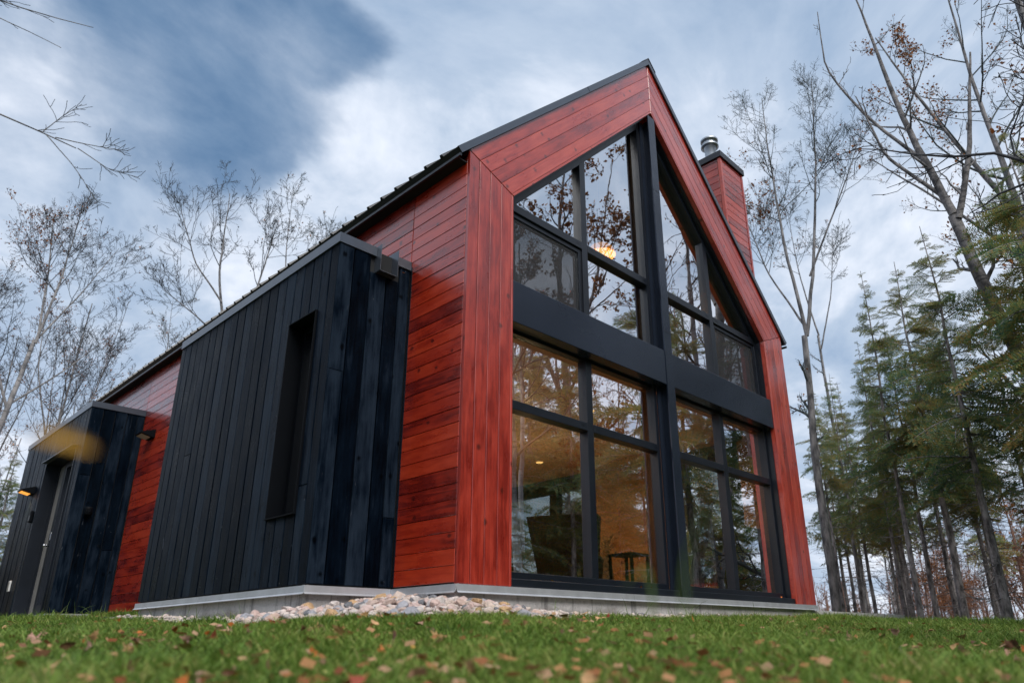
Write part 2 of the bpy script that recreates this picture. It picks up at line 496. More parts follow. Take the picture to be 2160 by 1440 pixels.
def m_bark(name, dark, lite, scale=9.0, band=0.35, white=False):
    mt, g = new_mat(name)
    tc = g.n('ShaderNodeTexCoord').outputs['Object']
    n = g.noise(g.n('ShaderNodeVectorMath', {0: tc, 1: (1, 1, band)}, operation='MULTIPLY').outputs[0], scale, 7, 0.65)
    col = g.ramp(n, [(0.38, dark), (0.62, lite)])
    if white:
        b = g.noise(g.n('ShaderNodeVectorMath', {0: tc, 1: (2.5, 2.5, 14)}, operation='MULTIPLY').outputs[0], 1.6, 4, 0.6)
        col = g.mix(g.math('MULTIPLY', g.sstep(b, 0.56, 0.66), 0.85), col, (0.03, 0.03, 0.032, 1))
    bp = g.n('ShaderNodeBump', {'Height': n, 'Strength': 0.6, 'Distance': 0.02})
    finish(g, g.n('ShaderNodeBsdfPrincipled', {'Base Color': col, 'Roughness': 0.85, 'Normal': bp.outputs[0]}).outputs[0])
    return mt


M['bark'] = m_bark('grey_aspen_bark', (0.055, 0.055, 0.058), (0.26, 0.25, 0.25))
M['birch'] = m_bark('white_birch_bark', (0.10, 0.10, 0.105), (0.33, 0.315, 0.31), 5.0, 0.5, True)
M['snag'] = m_bark('dark_birch_bark', (0.045, 0.043, 0.045), (0.24, 0.225, 0.22), 7.0, 0.6, True)
M['sbark'] = m_bark('spruce_bark', (0.075, 0.070, 0.070), (0.42, 0.39, 0.385), 14.0)
M['twig'] = plain('bare_twig', (0.055, 0.058, 0.065), 0.8, 0, 0.2)
M['pinktwig'] = plain('russet_twig', (0.20, 0.115, 0.085), 0.8, 0, 0.2)
M['greentwig'] = plain('grey_green_twig', (0.075, 0.090, 0.090), 0.8, 0, 0.2)


def m_ground():
    mt, g = new_mat('lawn_soil')
    pos = g.n('ShaderNodeNewGeometry').outputs['Position']
    a = g.noise(pos, 1.2, 8, 0.65)
    b = g.noise(pos, 18, 6, 0.7)
    green = g.ramp(b, [(0.3, (0.020, 0.038, 0.010)), (0.7, (0.060, 0.095, 0.025))])
    brown = g.ramp(b, [(0.3, (0.045, 0.030, 0.018)), (0.7, (0.17, 0.10, 0.055))])
    sep = g.n('ShaderNodeSeparateXYZ', {0: pos})
    # lawn round the house, leaf mould under the trees
    dx = g.math('MAXIMUM', g.math('SUBTRACT', g.math('ABSOLUTE', g.math('SUBTRACT', sep.outputs[0], 1.5)), 6.5), 0.0)
    dy = g.math('MAXIMUM', g.math('SUBTRACT', g.math('ABSOLUTE', g.math('SUBTRACT', sep.outputs[1], 3.0)), 9.0), 0.0)
    far = g.math('ADD', g.math('MAXIMUM', dx, dy), g.math('MULTIPLY', g.math('SUBTRACT', a, 0.5), 5.0))
    col = g.mix(g.sstep(far, 0.0, 3.0), green, brown)
    bp = g.n('ShaderNodeBump', {'Height': b, 'Strength': 0.8, 'Distance': 0.04})
    finish(g, g.n('ShaderNodeBsdfPrincipled', {'Base Color': col, 'Roughness': 0.95, 'Normal': bp.outputs[0]}).outputs[0])
    return mt


M['ground'] = m_ground()


# ------------------------------------------------------------------ ground
def sm(a, b, v):
    t = np.clip((v - a) / (b - a), 0, 1)
    return t * t * (3 - 2 * t)


def gz(x, y):
    """height of the ground"""
    x = np.asarray(x, float); y = np.asarray(y, float)
    dx = np.maximum(np.maximum(-0.3 - x, x - 5.88), 0); dy = np.maximum(np.maximum(0 - y, y - 12.8), 0)
    d = np.hypot(dx, dy)
    right = sm(4.5, 8.0, x)
    slope = 0.073 * (1 - right) + 0.040 * right
    z = -0.215 - slope * np.minimum(d, 6.0) - 0.012 * np.clip(d - 6, 0, 60)
    z = z + 0.16 * sm(1.0, 6.5, y) * (1 - sm(-0.5, 3.0, x))
    z = z + 0.055 * sm(1.5, 5.5, x) * (1 - sm(10, 20, x))
    z = z + 0.012 * np.sin(x * 1.7 + 0.4) * np.cos(y * 1.3) * sm(0.3, 1.5, d) + 0.02 * np.sin(x * 0.6 + y * 0.45) * sm(1, 4, d)
    return z


def gz1(x, y):
    return float(gz(x, y))


def build_ground():
    n = 190
    s = np.linspace(-1, 1, n)
    w = np.sinh(s * 5.2) / np.sinh(5.2) * 600
    X, Y = np.meshgrid(w + 1.0, w + 1.0, indexing='ij')
    V = np.stack([X, Y, gz(X, Y)], -1).reshape(-1, 3)
    i = np.arange(n * n).reshape(n, n)
    F = np.stack([i[:-1, :-1], i[1:, :-1], i[1:, 1:], i[:-1, 1:]], -1).reshape(-1, 4)
    me = mesh_np('ground', V, [F], True, [M['ground']])
    o = link('ground', me)
    tag(o, kind='structure')


build_ground()

# ------------------------------------------------------------------ the house
W, HE, HP, YB = 5.883, 3.68, 6.635, 12.8
XM = W / 2
TW = 0.545                       # width of the gable frame
house = empty('house')
tag(house, 'modern red timber house with tall black framed glass gable and two black side boxes', 'house')


def offset_line(o):
    """left half of the gable outline moved inwards by o: eave and apex points (x, z)"""
    dx, dz = XM, HP - HE
    L = math.hypot(dx, dz); ux, uz = dx / L, dz / L
    nx, nz = uz, -ux                                  # inward (down right)
    px, pz = nx * o, HE + nz * o
    eave = (o, pz + (o - px) * uz / ux)
    apex = (XM, pz + (XM - px) * uz / ux)
    return eave, apex


SL = (HP - HE) / XM

# foundation and flashing
found = boxes('foundation', [(0.02, W - 0.02, 0.02, YB, -1.0, -0.045), (-0.70, 0.018, 0.80, 4.115, -1.0, -0.045), (-0.70, 0.018, 7.51, 11.13, -1.0, -0.045)], M['concrete'], house)


def flash(pts):
    """L-shaped drip flashing along straight pieces ((x0,y0),(x1,y1),(nx,ny))"""
    for (a, b, nn) in pts:
        ex = Vector((b[0] - a[0], b[1] - a[1], 0)); L = ex.length
        O = Vector((a[0], a[1], 0)) + Vector((nn[0], nn[1], 0)) * 0.014
        V, F = [], []
        prof = [(-0.03, 0.004), (0.0, 0.0), (0.002, -0.046), (0.016, -0.058), (0.014, -0.061), (-0.002, -0.050)]
        ex.normalize()
        for t in (0, L):
            for (q, z) in prof:
                p = O + ex * t + Vector((nn[0], nn[1], 0)) * q
                V.append((p.x, p.y, z))
        n = len(prof)
        for k in range(n):
            F.append((k, (k + 1) % n, n + (k + 1) % n, n + k))
        F.append(tuple(range(n))); F.append(tuple(range(2 * n - 1, n - 1, -1)))
        me = bpy.data.meshes.new('base_flashing'); me.from_pydata(V, [], F); me.update()
        link('base_flashing', me, M['galv'], house, Matrix.Identity(4))


flash([((0.0, 0.0), (2.05, 0.0), (0, -1)), ((2.053, 0.0), (4.0, 0.0), (0, -1)), ((4.003, 0.0), (W + 0.01, 0.0), (0, -1)),
       ((0, 0.77), (0, -0.014), (-1, 0)), ((-0.736, 0.775), (-0.016, 0.775), (0, -1)), ((-0.722, 4.14), (-0.722, 2.6), (-1, 0)), ((-0.722, 2.597), (-0.722, 0.761), (-1, 0)),
       ((0, 7.47), (0, 4.14), (-1, 0)), ((-0.736, 7.49), (-0.016, 7.49), (0, -1)), ((-0.722, 7.80), (-0.722, 7.476), (-1, 0)), ((-0.722, 11.16), (-0.722, 9.46), (-1, 0))])

# left wall core and its red planks
wall_l = boxes('side_wall', [(0.02, 0.16, 0.0205, YB, -0.02, HE - 0.03)], M['blackout'], house)
PITCHB = 0.118


def plank_run(parent, mat, O, ex, ez, length, width, name='plank', t=0.0185, ch=0.003, gap=0.0017, cuts=()):
    """one straight board (optionally butt-jointed) lying along ex from O, width along ez x ex"""
    xs = [0.0] + sorted(c for c in cuts if 0.25 < c < length - 0.25) + [length]
    for a, b in zip(xs[:-1], xs[1:]):
        tt = RND.uniform(-0.0012, 0.0012)
        prism(name, [(a + 0.001, gap), (b - 0.001, gap), (b - 0.001, width - gap), (a + 0.001, width - gap)], t, mat, parent,
              Vector(O) + Vector(ez).normalized() * tt, ex, ez, ch)


nrow = 31
for k in range(nrow):
    z0 = 0.012 + k * PITCHB
    w = min(PITCHB, HE - 0.06 - z0)
    if w < 0.03: break
    # ex runs towards -y so that ez = -x gives ey = up
    plank_run(wall_l, M['red'], (0, 0.772, z0), (0, -1, 0), (-1, 0, 0), 0.772 - 0.022, w)
    cuts = [1.2 + RND.uniform(0, 1.6)] if k % 3 == 0 else []
    plank_run(wall_l, M['red'], (0, 7.486, z0), (0, -1, 0), (-1, 0, 0), 7.486 - 4.134, w, cuts=cuts)
for (ya, yb_) in ((4.13, 0.78), (YB, 7.49)):          # strip over the two black boxes
    for k in range(24, nrow):
        z0 = 0.012 + k * PITCHB
        w = min(PITCHB, HE - 0.06 - z0)
        if w < 0.03: break
        plank_run(wall_l, M['red'], (0, ya, z0), (0, -1, 0), (-1, 0, 0), ya - yb_, w)

# gable frame: core and mitred trim boards
e_in, a_in = offset_line(TW)
core_poly_leg = [(0.021, 0), (TW, 0), e_in, (0.021, HE - 0.021 * 0.414)]
gable = empty('gable_frame', (0, 0, 0), house)
DEPTH = 0.31


def mirx(poly):
    return [(W - x, z) for x, z in poly]


def front_prism(name, poly, mat, parent, y=0.0, t=0.019, ch=0.0):
    return prism(name, poly, t, mat, parent, (0, y, 0), (1, 0, 0), (0, -1, 0), ch)


for sgn in (0, 1):
    f = mirx if sgn else (lambda p: p)
    front_prism('gable_core', f([(0.0215, 0.003), (TW - 0.002, 0.003), (TW - 0.002, e_in[1]), (0.0215, HE - 0.02)]), M['red_trim'], gable, 0.0195, DEPTH)
    front_prism('gable_core', f([(0.003, HE - 0.012), (TW, e_in[1] - 0.001), (XM - 0.001, a_in[1] + 0.003), (XM - 0.001, HP - 0.006)]), M['red_trim'], gable, 0.0195, DEPTH)
    offs = [0.0, 0.128, 0.258, 0.388, 0.518, TW]
    for o0, o1 in zip(offs[:-1], offs[1:]):
        (ex0, ez0), (ax0, az0) = offset_line(o0); (ex1, ez1), (ax1, az1) = offset_line(o1)
        g2 = 0.0022
        if o1 <= TW:
            tt = RND.uniform(-0.001, 0.001)
            pl = f([(o0 + g2, 0.003), (o1 - g2, 0.003), (o1 - g2, ez1 - 0.004), (o0 + g2, ez0 - 0.004)])
            # legs: grain runs upwards -> local X is world Z
            poly = [(z, -x) for x, z in pl]
            prism('trim_board', poly, 0.019, M['red_trim'], gable, (0, tt, 0), (0, 0, 1), (0, -1, 0), 0.004)
            # rakes: local X along the slope
            L = math.hypot(1, SL); ux, uz = (1 / L, SL / L)
            if sgn: ux = -ux
            q = f([(ex0 + g2, ez0 + 0.000), (ax0 - 0.002, az0 - 0.002), (ax1 - 0.002, az1 + g2), (ex1 + g2, ez1 + g2 * 1.5)])
            exv = Vector((ux, 0, uz)); ezv = Vector((0, -1, 0)); eyv = ezv.cross(exv)
            poly = [(x * ux + z * uz, x * eyv.x + z * eyv.z) for x, z in q]
            prism('trim_board', poly, 0.019, M['red_trim'], gable, (0, tt, 0), exv, ezv, 0.004)
# side-wall corner board
prism('corner_board', [(0.003, -0.0185), (HE - 0.03, -0.0185), (HE - 0.03, 0.0), (0.003, 0.0)], 0.0015, M['red_trim'], gable, (-0.0015, 0.002, 0), (0, 0, 1), (-1, 0, 0))

# ---- roof
roof = empty('roof', (0, 0, HE), house)
DXs = Vector((1, 0, SL)).normalized()
NL = Vector((-SL, 0, 1)).normalized()
Y0R, OVE = -0.022, 0.10


def roof_side(sgn):
    """one slope: slab, ribs, rake flashing, eave fascia"""
    def P(x, off):                       # point on the left slope line at horizontal x, off along the normal
        p = Vector((x, 0, HE + SL * x)) + NL * off
        return (W - p.x if sgn else p.x, p.z)
    ov = OVE
    V = []
    for y in (Y0R, YB + 0.1):
        for (x, off) in ((-ov, 0.004), (XM, 0.004), (XM, 0.060), (-ov, 0.060)):
            if x == XM:                  # plumb cut at the ridge
                zz = HE + SL * XM + off * math.hypot(1, SL)
                V.append((XM + (0.001 if sgn else -0.001), y, zz))
            else:
                px, pz = P(x, off); V.append((px, y, pz))
    F = [(0, 1, 2, 3), (7, 6, 5, 4), (0, 4, 5, 1), (1, 5, 6, 2), (2, 6, 7, 3), (3, 7, 4, 0)]
    me = bpy.data.meshes.new('roof_slope'); me.from_pydata(V, [], F); me.update()
    link('roof_slope', me, M['dark'], roof, Matrix.Identity(4))
    # standing ribs
    L = (XM + ov) * math.hypot(1, SL)
    me = bpy.data.meshes.new('roof_rib')
    V, F = [], []
    for t in (0.0, L - 0.02):
        for (a, b) in ((-0.022, 0), (-0.012, 0.024), (0.012, 0.024), (0.022, 0)): V.append((t, a, b))
    F = [(0, 1, 2, 3), (7, 6, 5, 4), (0, 4, 5, 1), (1, 5, 6, 2), (2, 6, 7, 3), (3, 7, 4, 0)]
    me.from_pydata(V, [], F); me.update()
    exv = Vector((-DXs.x if sgn else DXs.x, 0, DXs.z)); nv = Vector((-NL.x if sgn else NL.x, 0, NL.z))
    y = 0.2; k = 0
    while y < YB:
        p = P(-ov - 0.004, 0.0602)
        link('roof_rib', me, M['dark'], roof, frame_mat((p[0], y, p[1]), exv, nv))
        y += 0.229; k += 1
    # rake flashing on the gable, lapped in two lengths
    for (xa, xb, pr) in ((-ov, 1.75, 0.0), (1.70, XM, 0.003)):
        q = [P(xa, -0.002), P(xb, -0.002), P(xb, 0.062), P(xa, 0.062)]
        if xb == XM:
            dzz = math.hypot(1, SL)
            q[1] = (XM + (0.0005 if sgn else -0.0005), HE + SL * XM - 0.002 * dzz); q[2] = (q[1][0], HE + SL * XM + 0.062 * dzz)
        front_prism('rake_flashing', q, M['edge'], roof, Y0R - pr - 0.002, 0.016)
    # eave fascia + soffit
    xa = -ov
    p0, p1 = P(xa, 0.072), P(xa, -0.03)
    zt, zb = p0[1] - 0.003, p1[1] - 0.012
    xo = W + ov + 0.03 if sgn else -ov - 0.03
    xs = sorted((xo, xo + (-0.02 if sgn else 0.02)))
    box('eave_fascia', xs[0] + 0.012, xs[1] + 0.012, Y0R + 0.004, YB, zb, zt - 0.055, M['dark'], roof)
    xs2 = sorted((xo + (-0.0 if sgn else 0.032), W - 0.001 if sgn else 0.0))
    box('soffit', xs2[0], xs2[1], 0.03, YB, zb + 0.004, zb + 0.016, M['blackout'], roof)


roof_side(0); roof_side(1)
rz = HE + SL * XM + 0.060 * math.hypot(1, SL)
rc = bpy.data.meshes.new('ridge_cap')
V = []
for y in (Y0R - 0.01, YB + 0.1):
    for (x, z) in ((-0.14, -0.125), (0, 0.016), (0.14, -0.125), (0.14, -0.14), (0, 0.0), (-0.14, -0.14)): V.append((XM + x, y, rz + z))
F = [(0, 1, 2, 3, 4, 5), (11, 10, 9, 8, 7, 6)] + [(k, (k + 1) % 6 + 0, (k + 1) % 6 + 6, k + 6) for k in range(6)]
rc.from_pydata(V, [], F); rc.update()
link('ridge_cap', rc, M['dark'], roof, Matrix.Identity(4))

# ---- steel post and beam
PX0, PX1 = 2.873, 3.012
post = boxes('steel_post', [(PX0, PX1, 0.004, 0.020, 0.0, a_in[1] - 0.06), (PX0 + 0.055, PX1 - 0.055, 0.0205, 0.118, 0.0, a_in[1] - 0.1), (PX0 - 0.03, PX1 + 0.03, 0.1185, 0.134, 0.0, a_in[1] - 0.12)], M['beam'], house)
for zj in (2.84, 4.70):
    box('post_joint', PX0 - 0.001, PX1 + 0.001, 0.0025, 0.012, zj, zj + 0.004, M['blackout'], house)
for (xa, xb) in ((TW + 0.001, PX0 - 0.002), (PX1 + 0.002, W - TW - 0.001)):
    box('steel_beam', xa, xb, 0.010, 0.150, 2.205, 2.600, M['beam'], house, 0.004)


# ---- glazing
YG = 0.135                       # front of the frames
YP = 0.185                       # glass


def fr(parent, x0, x1, z0, z1, name='frame', y0=YG, y1=YG + 0.10, mat='dark'):
    return box(name, x0, x1, y0, y1, z0, z1, M[mat], parent, 0.004)


def sash(parent, x0, x1, z0, z1):
    """inner sash ring of an opening light"""
    s = 0.045
    boxes('sash', [(x0, x0 + s, YG + 0.012, YG + 0.045, z0, z1), (x1 - s, x1, YG + 0.012, YG + 0.045, z0, z1),
                   (x0 + s, x1 - s, YG + 0.013, YG + 0.044, z0, z0 + s), (x0 + s, x1 - s, YG + 0.013, YG + 0.044, z1 - s, z1)], M['dark'], parent)
    box('insect_screen', x0 + s, x1 - s, YG + 0.024, YG + 0.026, z0 + s, z1 - s, M['screen'], parent)


def pane(parent, poly):
    V = [(x, YP, z) for x, z in poly] + [(x, YP + 0.024, z) for x, z in poly]
    n = len(poly)
    me = bpy.data.meshes.new('pane')
    # outer lite only carries the reflection: a thin closed sheet would double it
    me.from_pydata(V[:n], [], [tuple(range(n))]); me.update()
    c = sum((Vector(v) for v in V[:n]), Vector()) / n
    me.transform(Matrix.Translation(-c))
    return link('pane', me, M['glass'], parent, Matrix.Translation(c))


def screw(parent, x, z):
    box('weep_cap', x - 0.018, x + 0.018, YG - 0.008, YG + 0.001, z - 0.009, z + 0.009, M['dark'], parent, 0.003)


FW = 0.052
for side in (0, 1):
    xl, xr = (TW, PX0 - 0.03) if side == 0 else (PX1 + 0.03, W - TW)
    ms = 1.655 if side == 0 else W - 1.742
    mm0, mm1 = ms, ms + 0.087
    # ---------- lower window
    wd = empty('window', ((xl + xr) / 2, YG, 0.0), house)
    z0, z1, zt0, zt1 = 0.070, 2.26, 1.465, 1.545
    fr(wd, xl, xl + FW, z0, z1); fr(wd, xr - FW, xr, z0, z1)
    box('sill', xl, xr, 0.016, YG + 0.02, 0.004, 0.066, M['dark'], wd, 0.006)
    fr(wd, xl + FW + .0005, xr - FW - .0005, z0 - 0.003, 0.128, 'bottom_rail', YG - 0.012)
    fr(wd, xl + FW + .0005, xr - FW - .0005, 2.18, z1, 'top_rail', YG + 0.02)
    fr(wd, mm0, mm1, 0.1285, 2.1795, 'mullion', YG - 0.004)
    fr(wd, xl + FW + .0005, mm0 - .0005, zt0, zt1, 'transom', YG - 0.008)
    fr(wd, mm1 + .0005, xr - FW - .0005, zt0, zt1, 'transom', YG - 0.008)
    for (a, b) in ((xl + FW, mm0), (mm1, xr - FW)):
        pane(wd, [(a, 0.125), (b, 0.125), (b, zt0 + 0.01), (a, zt0 + 0.01)])
        pane(wd, [(a, zt1 - 0.01), (b, zt1 - 0.01), (b, 2.19), (a, 2.19)])
    for x in (mm0 - 0.07, mm1 + 0.07, xr - FW - 0.04): screw(wd, x, 1.505)
    box('jamb_lining', xl + 0.002, xl + 0.05, YG + 0.101, 0.33, 0.13, 2.2, M['brown'], wd)
    box('jamb_lining', xr - 0.05, xr - 0.002, YG + 0.101, 0.33, 0.13, 2.2, M['brown'], wd)
    # ---------- upper window
    wu = empty('window', ((xl + xr) / 2, YG, 2.6), house)
    z0, zt0, zt1 = 2.55, 3.415, 3.500

    def slope(x, off=0.0):          # inner edge of the gable frame (height at x), lowered by off
        xx = x if x < XM else W - x
        return e_in[1] + (xx - TW) * SL - off * math.hypot(1, SL)
    fo = 0.075
    sgnx = 1 if side == 0 else -1
    xo = xl if side == 0 else xr           # outer jamb
    xi = xr if side == 0 else xl           # jamb beside the post
    a0, a1 = sorted((xo, xo + sgnx * FW)); b0, b1 = sorted((xi - sgnx * FW, xi))
    fr(wu, a0, a1, z0, zt0 - 0.0005); front_prism('frame', [(b0, z0), (b1, z0), (b1, slope(b1) - .004), (b0, slope(b0) - .004)], M['dark'], wu, YG, 0.10)
    fr(wu, xl + FW + .0005, xr - FW - .0005, z0, 2.618, 'bottom_rail', YG + 0.004)
    front_prism('mullion', [(mm0, 2.6185), (mm1, 2.6185), (mm1, slope(mm1, fo) - .0005), (mm0, slope(mm0, fo) - .0005)], M['dark'], wu, YG - 0.004, 0.10)
    if side == 0: tr = ((xl, mm0 - .0005), (mm1 + .0005, b0 - .0005))
    else: tr = ((b1 + .0005, mm0 - .0005), (mm1 + .0005, xr))
    for (a, b) in tr: fr(wu, a, b, zt0, zt1, 'transom', YG - 0.008)
    # sloped head
    front_prism('head_rail', [(xo, slope(xo, fo)), (xi - sgnx * FW, slope(xi - sgnx * FW, fo)), (xi - sgnx * FW, slope(xi - sgnx * FW, 0.001)), (xo, slope(xo, 0.001))], M['dark'], wu, YG - 0.002, 0.09)
    co, ci = ((xl + FW, mm0), (mm1, b0)) if side == 0 else ((mm1, xr - FW), (b1, mm0))
    for (a, b), outer in ((co, True), (ci, False)):
        pane(wu, [(a, 2.61), (b, 2.61), (b, zt0 + 0.01), (a, zt0 + 0.01)])
        pane(wu, [(a, zt1 - 0.01), (b, zt1 - 0.01), (b, slope(b, fo - 0.012)), (a, slope(a, fo - 0.012))])
        if outer: sash(wu, a + 0.001, b - 0.001, 2.6195, zt0 - 0.001)
    for x in (mm0 - 0.07, mm1 + 0.07): screw(wu, x, 3.457)
    screw(wu, xi - sgnx * (FW + 0.05), 3.457)
    for off_x in ((b0, b1),):
        box('jamb_lining', off_x[0] - 0.03 * (side == 0), off_x[1] + 0.03 * (side == 1), YG + 0.101, 0.33, 2.62, slope((b0 + b1) / 2) - 0.12, M['brown'], wu)
    hl = [(xo, slope(xo, 0.105)), (xi - sgnx * FW, slope(xi - sgnx * FW, 0.105)), (xi - sgnx * FW, slope(xi - sgnx * FW, 0.05)), (xo, slope(xo, 0.05))]
    front_prism('head_lining', hl, M['brown'], wu, YG + 0.101, 0.2)

for sgn in (0, 1):
    f = mirx if sgn else (lambda p: p)
    o_in = e_in[1]
    front_prism('jamb_extension', f([(TW + 0.0005, 0.07), (TW + 0.013, 0.07), (TW + 0.013, o_in - 0.006), (TW + 0.0005, o_in - 0.002)]), M['dark'], gable, 0.062, 0.070)
    dz = 0.013 * math.hypot(1, SL)
    front_prism('jamb_extension', f([(TW + 0.014, o_in + 0.012 * SL - 0.001 - dz), (XM - 0.09, o_in + (XM - 0.09 - TW) * SL - 0.001 - dz), (XM - 0.09, o_in + (XM - 0.09 - TW) * SL - 0.001), (TW + 0.014, o_in + 0.012 * SL - 0.001)]), M['dark'], gable, 0.062, 0.070)

# ---- black side boxes
GAPB = 0.0048


def vplank(parent, O, along, nrm, z0, z1, w, cuts=()):
    """vertical black board: grain up, width along `along`, face towards nrm"""
    ex = Vector((0, 0, 1)); ez = Vector(nrm); ey = ez.cross(ex)
    s = 1 if ey.dot(Vector(along)) > 0 else -1
    zs = [z0] + sorted(c for c in cuts if z0 + 0.2 < c < z1 - 0.2) + [z1]
    for a, b in zip(zs[:-1], zs[1:]):
        tt = RND.uniform(-0.0025, 0.0025)
        prism('plank', [(a + .001, s * GAPB), (b - .001, s * GAPB), (b - .001, s * (w - GAPB)), (a + .001, s * (w - GAPB))], 0.0195, M['black'], parent,
              Vector(O) + ez * tt, ex, ez, 0.004)


def side_box(name, y0, y1, ztop, opening, edges_side, edges_front, lab, slot=None):
    """opening = (ya, yb, za, zb) in the side face"""
    ya, yb, za, zb = opening
    xf = -0.722
    part = boxes(name, [(xf + 0.022, 0.015, y0 + 0.022, ya - 0.002, -0.02, ztop - 0.02), (xf + 0.022, 0.015, yb + 0.002, y1 - 0.02, -0.02, ztop - 0.02),
                        (xf + 0.022, 0.015, ya - 0.001, yb + 0.001, zb + 0.004, ztop - 0.021)] +
                 ([(xf + 0.022, 0.015, ya - 0.001, yb + 0.001, -0.02, za - 0.004)] if za > 0.02 else []), M['blackout'], house)
    part['label'] = lab
    zt = ztop - 0.088
    for a, b in zip(edges_side[:-1], edges_side[1:]):
        if a >= ya - 0.01 and b <= yb + 0.01:
            vplank(part, (xf, a, 0), (0, 1, 0), (-1, 0, 0), zb, zt, b - a)
            if za > 0.05: vplank(part, (xf, a, 0), (0, 1, 0), (-1, 0, 0), 0.012, za, b - a)
        else:
            cuts = [RND.uniform(0.3, 2.4)] if RND.random() < 0.09 else []
            vplank(part, (xf, a, 0), (0, 1, 0), (-1, 0, 0), 0.012, zt, b - a, cuts)
    for a, b in zip(edges_front[:-1], edges_front[1:]):
        top = zt
        if slot and a > slot[0] - 0.06 and b < slot[1] + 0.08: top = slot[2] - 0.003
        cuts = [RND.uniform(0.5, 1.9)] if RND.random() < 0.25 else []
        vplank(part, (a, y0, 0), (1, 0, 0), (0, -1, 0), 0.012, top, b - a, cuts)
    # cap flashing: side run and front run
    def cap(pts):
        boxes('cap_flashing', pts, M['edge'], part)
    cap([(xf - 0.012, xf + 0.004, y0 - 0.012, y1, zt, ztop), (xf + 0.0045, xf + 0.12, y0 + 0.0045, y1, ztop - 0.004, ztop + 0.003)])
    if slot:
        cap([(xf + 0.0045, slot[0] - 0.001, y0 - 0.012, y0 + 0.004, zt, ztop)])
        cap([(slot[1] + 0.001, -0.003, y0 - 0.0125, y0 + 0.0035, zt, ztop - 0.002)])
    else:
        cap([(xf + 0.0045, -0.003, y0 - 0.012, y0 + 0.004, zt, ztop)])
    return part


def edges(a, b, w, first=()):
    e = list(first) if first else [a]
    while e[-1] + w * 1.4 < b: e.append(e[-1] + w * RND.uniform(0.96, 1.04))
    e.append(b)
    return e


es = edges(0.775, 4.13, 0.166, [0.775, 0.905, 1.040, 1.193, 1.347, 1.500])
SLOT = (-0.367, -0.186, 2.612)
bay = side_box('side_bay', 0.775, 4.13, 2.852, (1.040, 1.500, 0.537, 2.220), es, [-0.722, -0.577, -0.412, -0.249, -0.117, -0.003],
               'black plank box with narrow tall window', SLOT)
boxes('scupper', [(SLOT[0], SLOT[0] + 0.004, 0.70, 0.86, SLOT[2], 2.862), (SLOT[1] - 0.004, SLOT[1], 0.70, 0.86, SLOT[2], 2.872), (SLOT[0] + 0.0045, SLOT[1] - 0.0045, 0.70, 0.86, SLOT[2] - 0.004, SLOT[2])], M['edge'], bay)
box('corner_board', -0.0022, 0.0, 0.748, 0.7735, 0.012, 2.80, M['dark'], bay)
# narrow window of the bay
wn = empty('window', (-0.72, 1.27, 0.537), house)
wn['label'] = 'narrow tall recessed window'
boxes('reveal', [(-0.736, -0.55, 1.0405, 1.048, 0.541, 2.216), (-0.736, -0.55, 1.492, 1.4995, 0.541, 2.216), (-0.740, -0.55, 1.040, 1.500, 2.2165, 2.224), (-0.745, -0.55, 1.036, 1.504, 0.530, 0.5405)], M['iron'], wn)
boxes('frame', [(-0.60, -0.55, 1.0485, 1.10, 0.542, 2.215), (-0.60, -0.55, 1.44, 1.4915, 0.542, 2.215), (-0.60, -0.55, 1.1005, 1.4395, 0.542, 0.60), (-0.60, -0.55, 1.1005, 1.4395, 2.16, 2.215)], M['iron'], wn)
box('pane', -0.572, -0.568, 1.09, 1.45, 0.59, 2.17, M['glass'], wn)
box('room_lining', -0.54, -0.50, 1.0, 1.54, 0.50, 2.26, M['blackout'], wn)

es2 = edges(7.49, 7.81, 0.16)[:-1] + [7.81, 7.98, 8.14, 8.30, 8.47, 8.64, 8.80, 8.96, 9.13, 9.29, 9.45]
es2 = es2 + edges(9.45, 11.15, 0.166)[1:]
entry = side_box('entry_bay', 7.49, 11.15, 2.945, (7.81, 9.45, 0.0, 2.33), es2, [-0.722, -0.56, -0.40, -0.24, -0.10, -0.003], 'black plank box with recessed entrance door')
boxes('door_canopy', [(-0.80, -0.705, 7.79, 9.47, 2.333, 2.341)], M['edge'], entry)
boxes('porch_lining', [(-0.736, -0.40, 7.8105, 7.822, 0.0, 2.329), (-0.736, -0.40, 9.438, 9.4495, 0.0, 2.329), (-0.735, -0.40, 7.8225, 9.4375, 2.318, 2.3285)], M['dark'], entry)
box('threshold', -0.75, -0.30, 7.8105, 9.4495, -0.03, -0.002, M['galv'], entry)
# the door with its side panel
door = boxes('door', [(-0.53, -0.49, 9.085, 9.40, 0.02, 2.30)], M['doorgrey'], house)
door['label'] = 'grey side panel and dark glazed front door in a black recess'
boxes('door_frame', [(-0.55, -0.48, 9.401, 9.437, 0.0, 2.317), (-0.55, -0.48, 8.945, 9.084, 0.0, 2.317), (-0.55, -0.48, 7.823, 7.93, 0.0, 2.317), (-0.55, -0.48, 7.9305, 8.9445, 2.22, 2.317), (-0.55, -0.48, 7.9305, 8.9445, 0.0, 0.16)], M['dark'], door)
box('door_pane', -0.515, -0.51, 7.93, 8.945, 0.16, 2.22, M['glass'], door)
box('door_lining', -0.46, -0.44, 7.825, 9.436, 0.0, 2.317, M['blackout'], door)
lathe('handle', [(0.0, -0.02), (0.028, -0.02), (0.028, 0.0), (0.012, 0.004), (0.012, 0.055), (0.0, 0.057)], M['silver'], door, (-0.602, 9.01, 1.02), 12, 'X')
box('handle', -0.615, -0.595, 8.90, 9.03, 1.01, 1.03, M['silver'], door, 0.004)
box('lock_case', -0.565, -0.5505, 8.97, 9.05, 1.10, 1.22, M['silver'], door, 0.004)


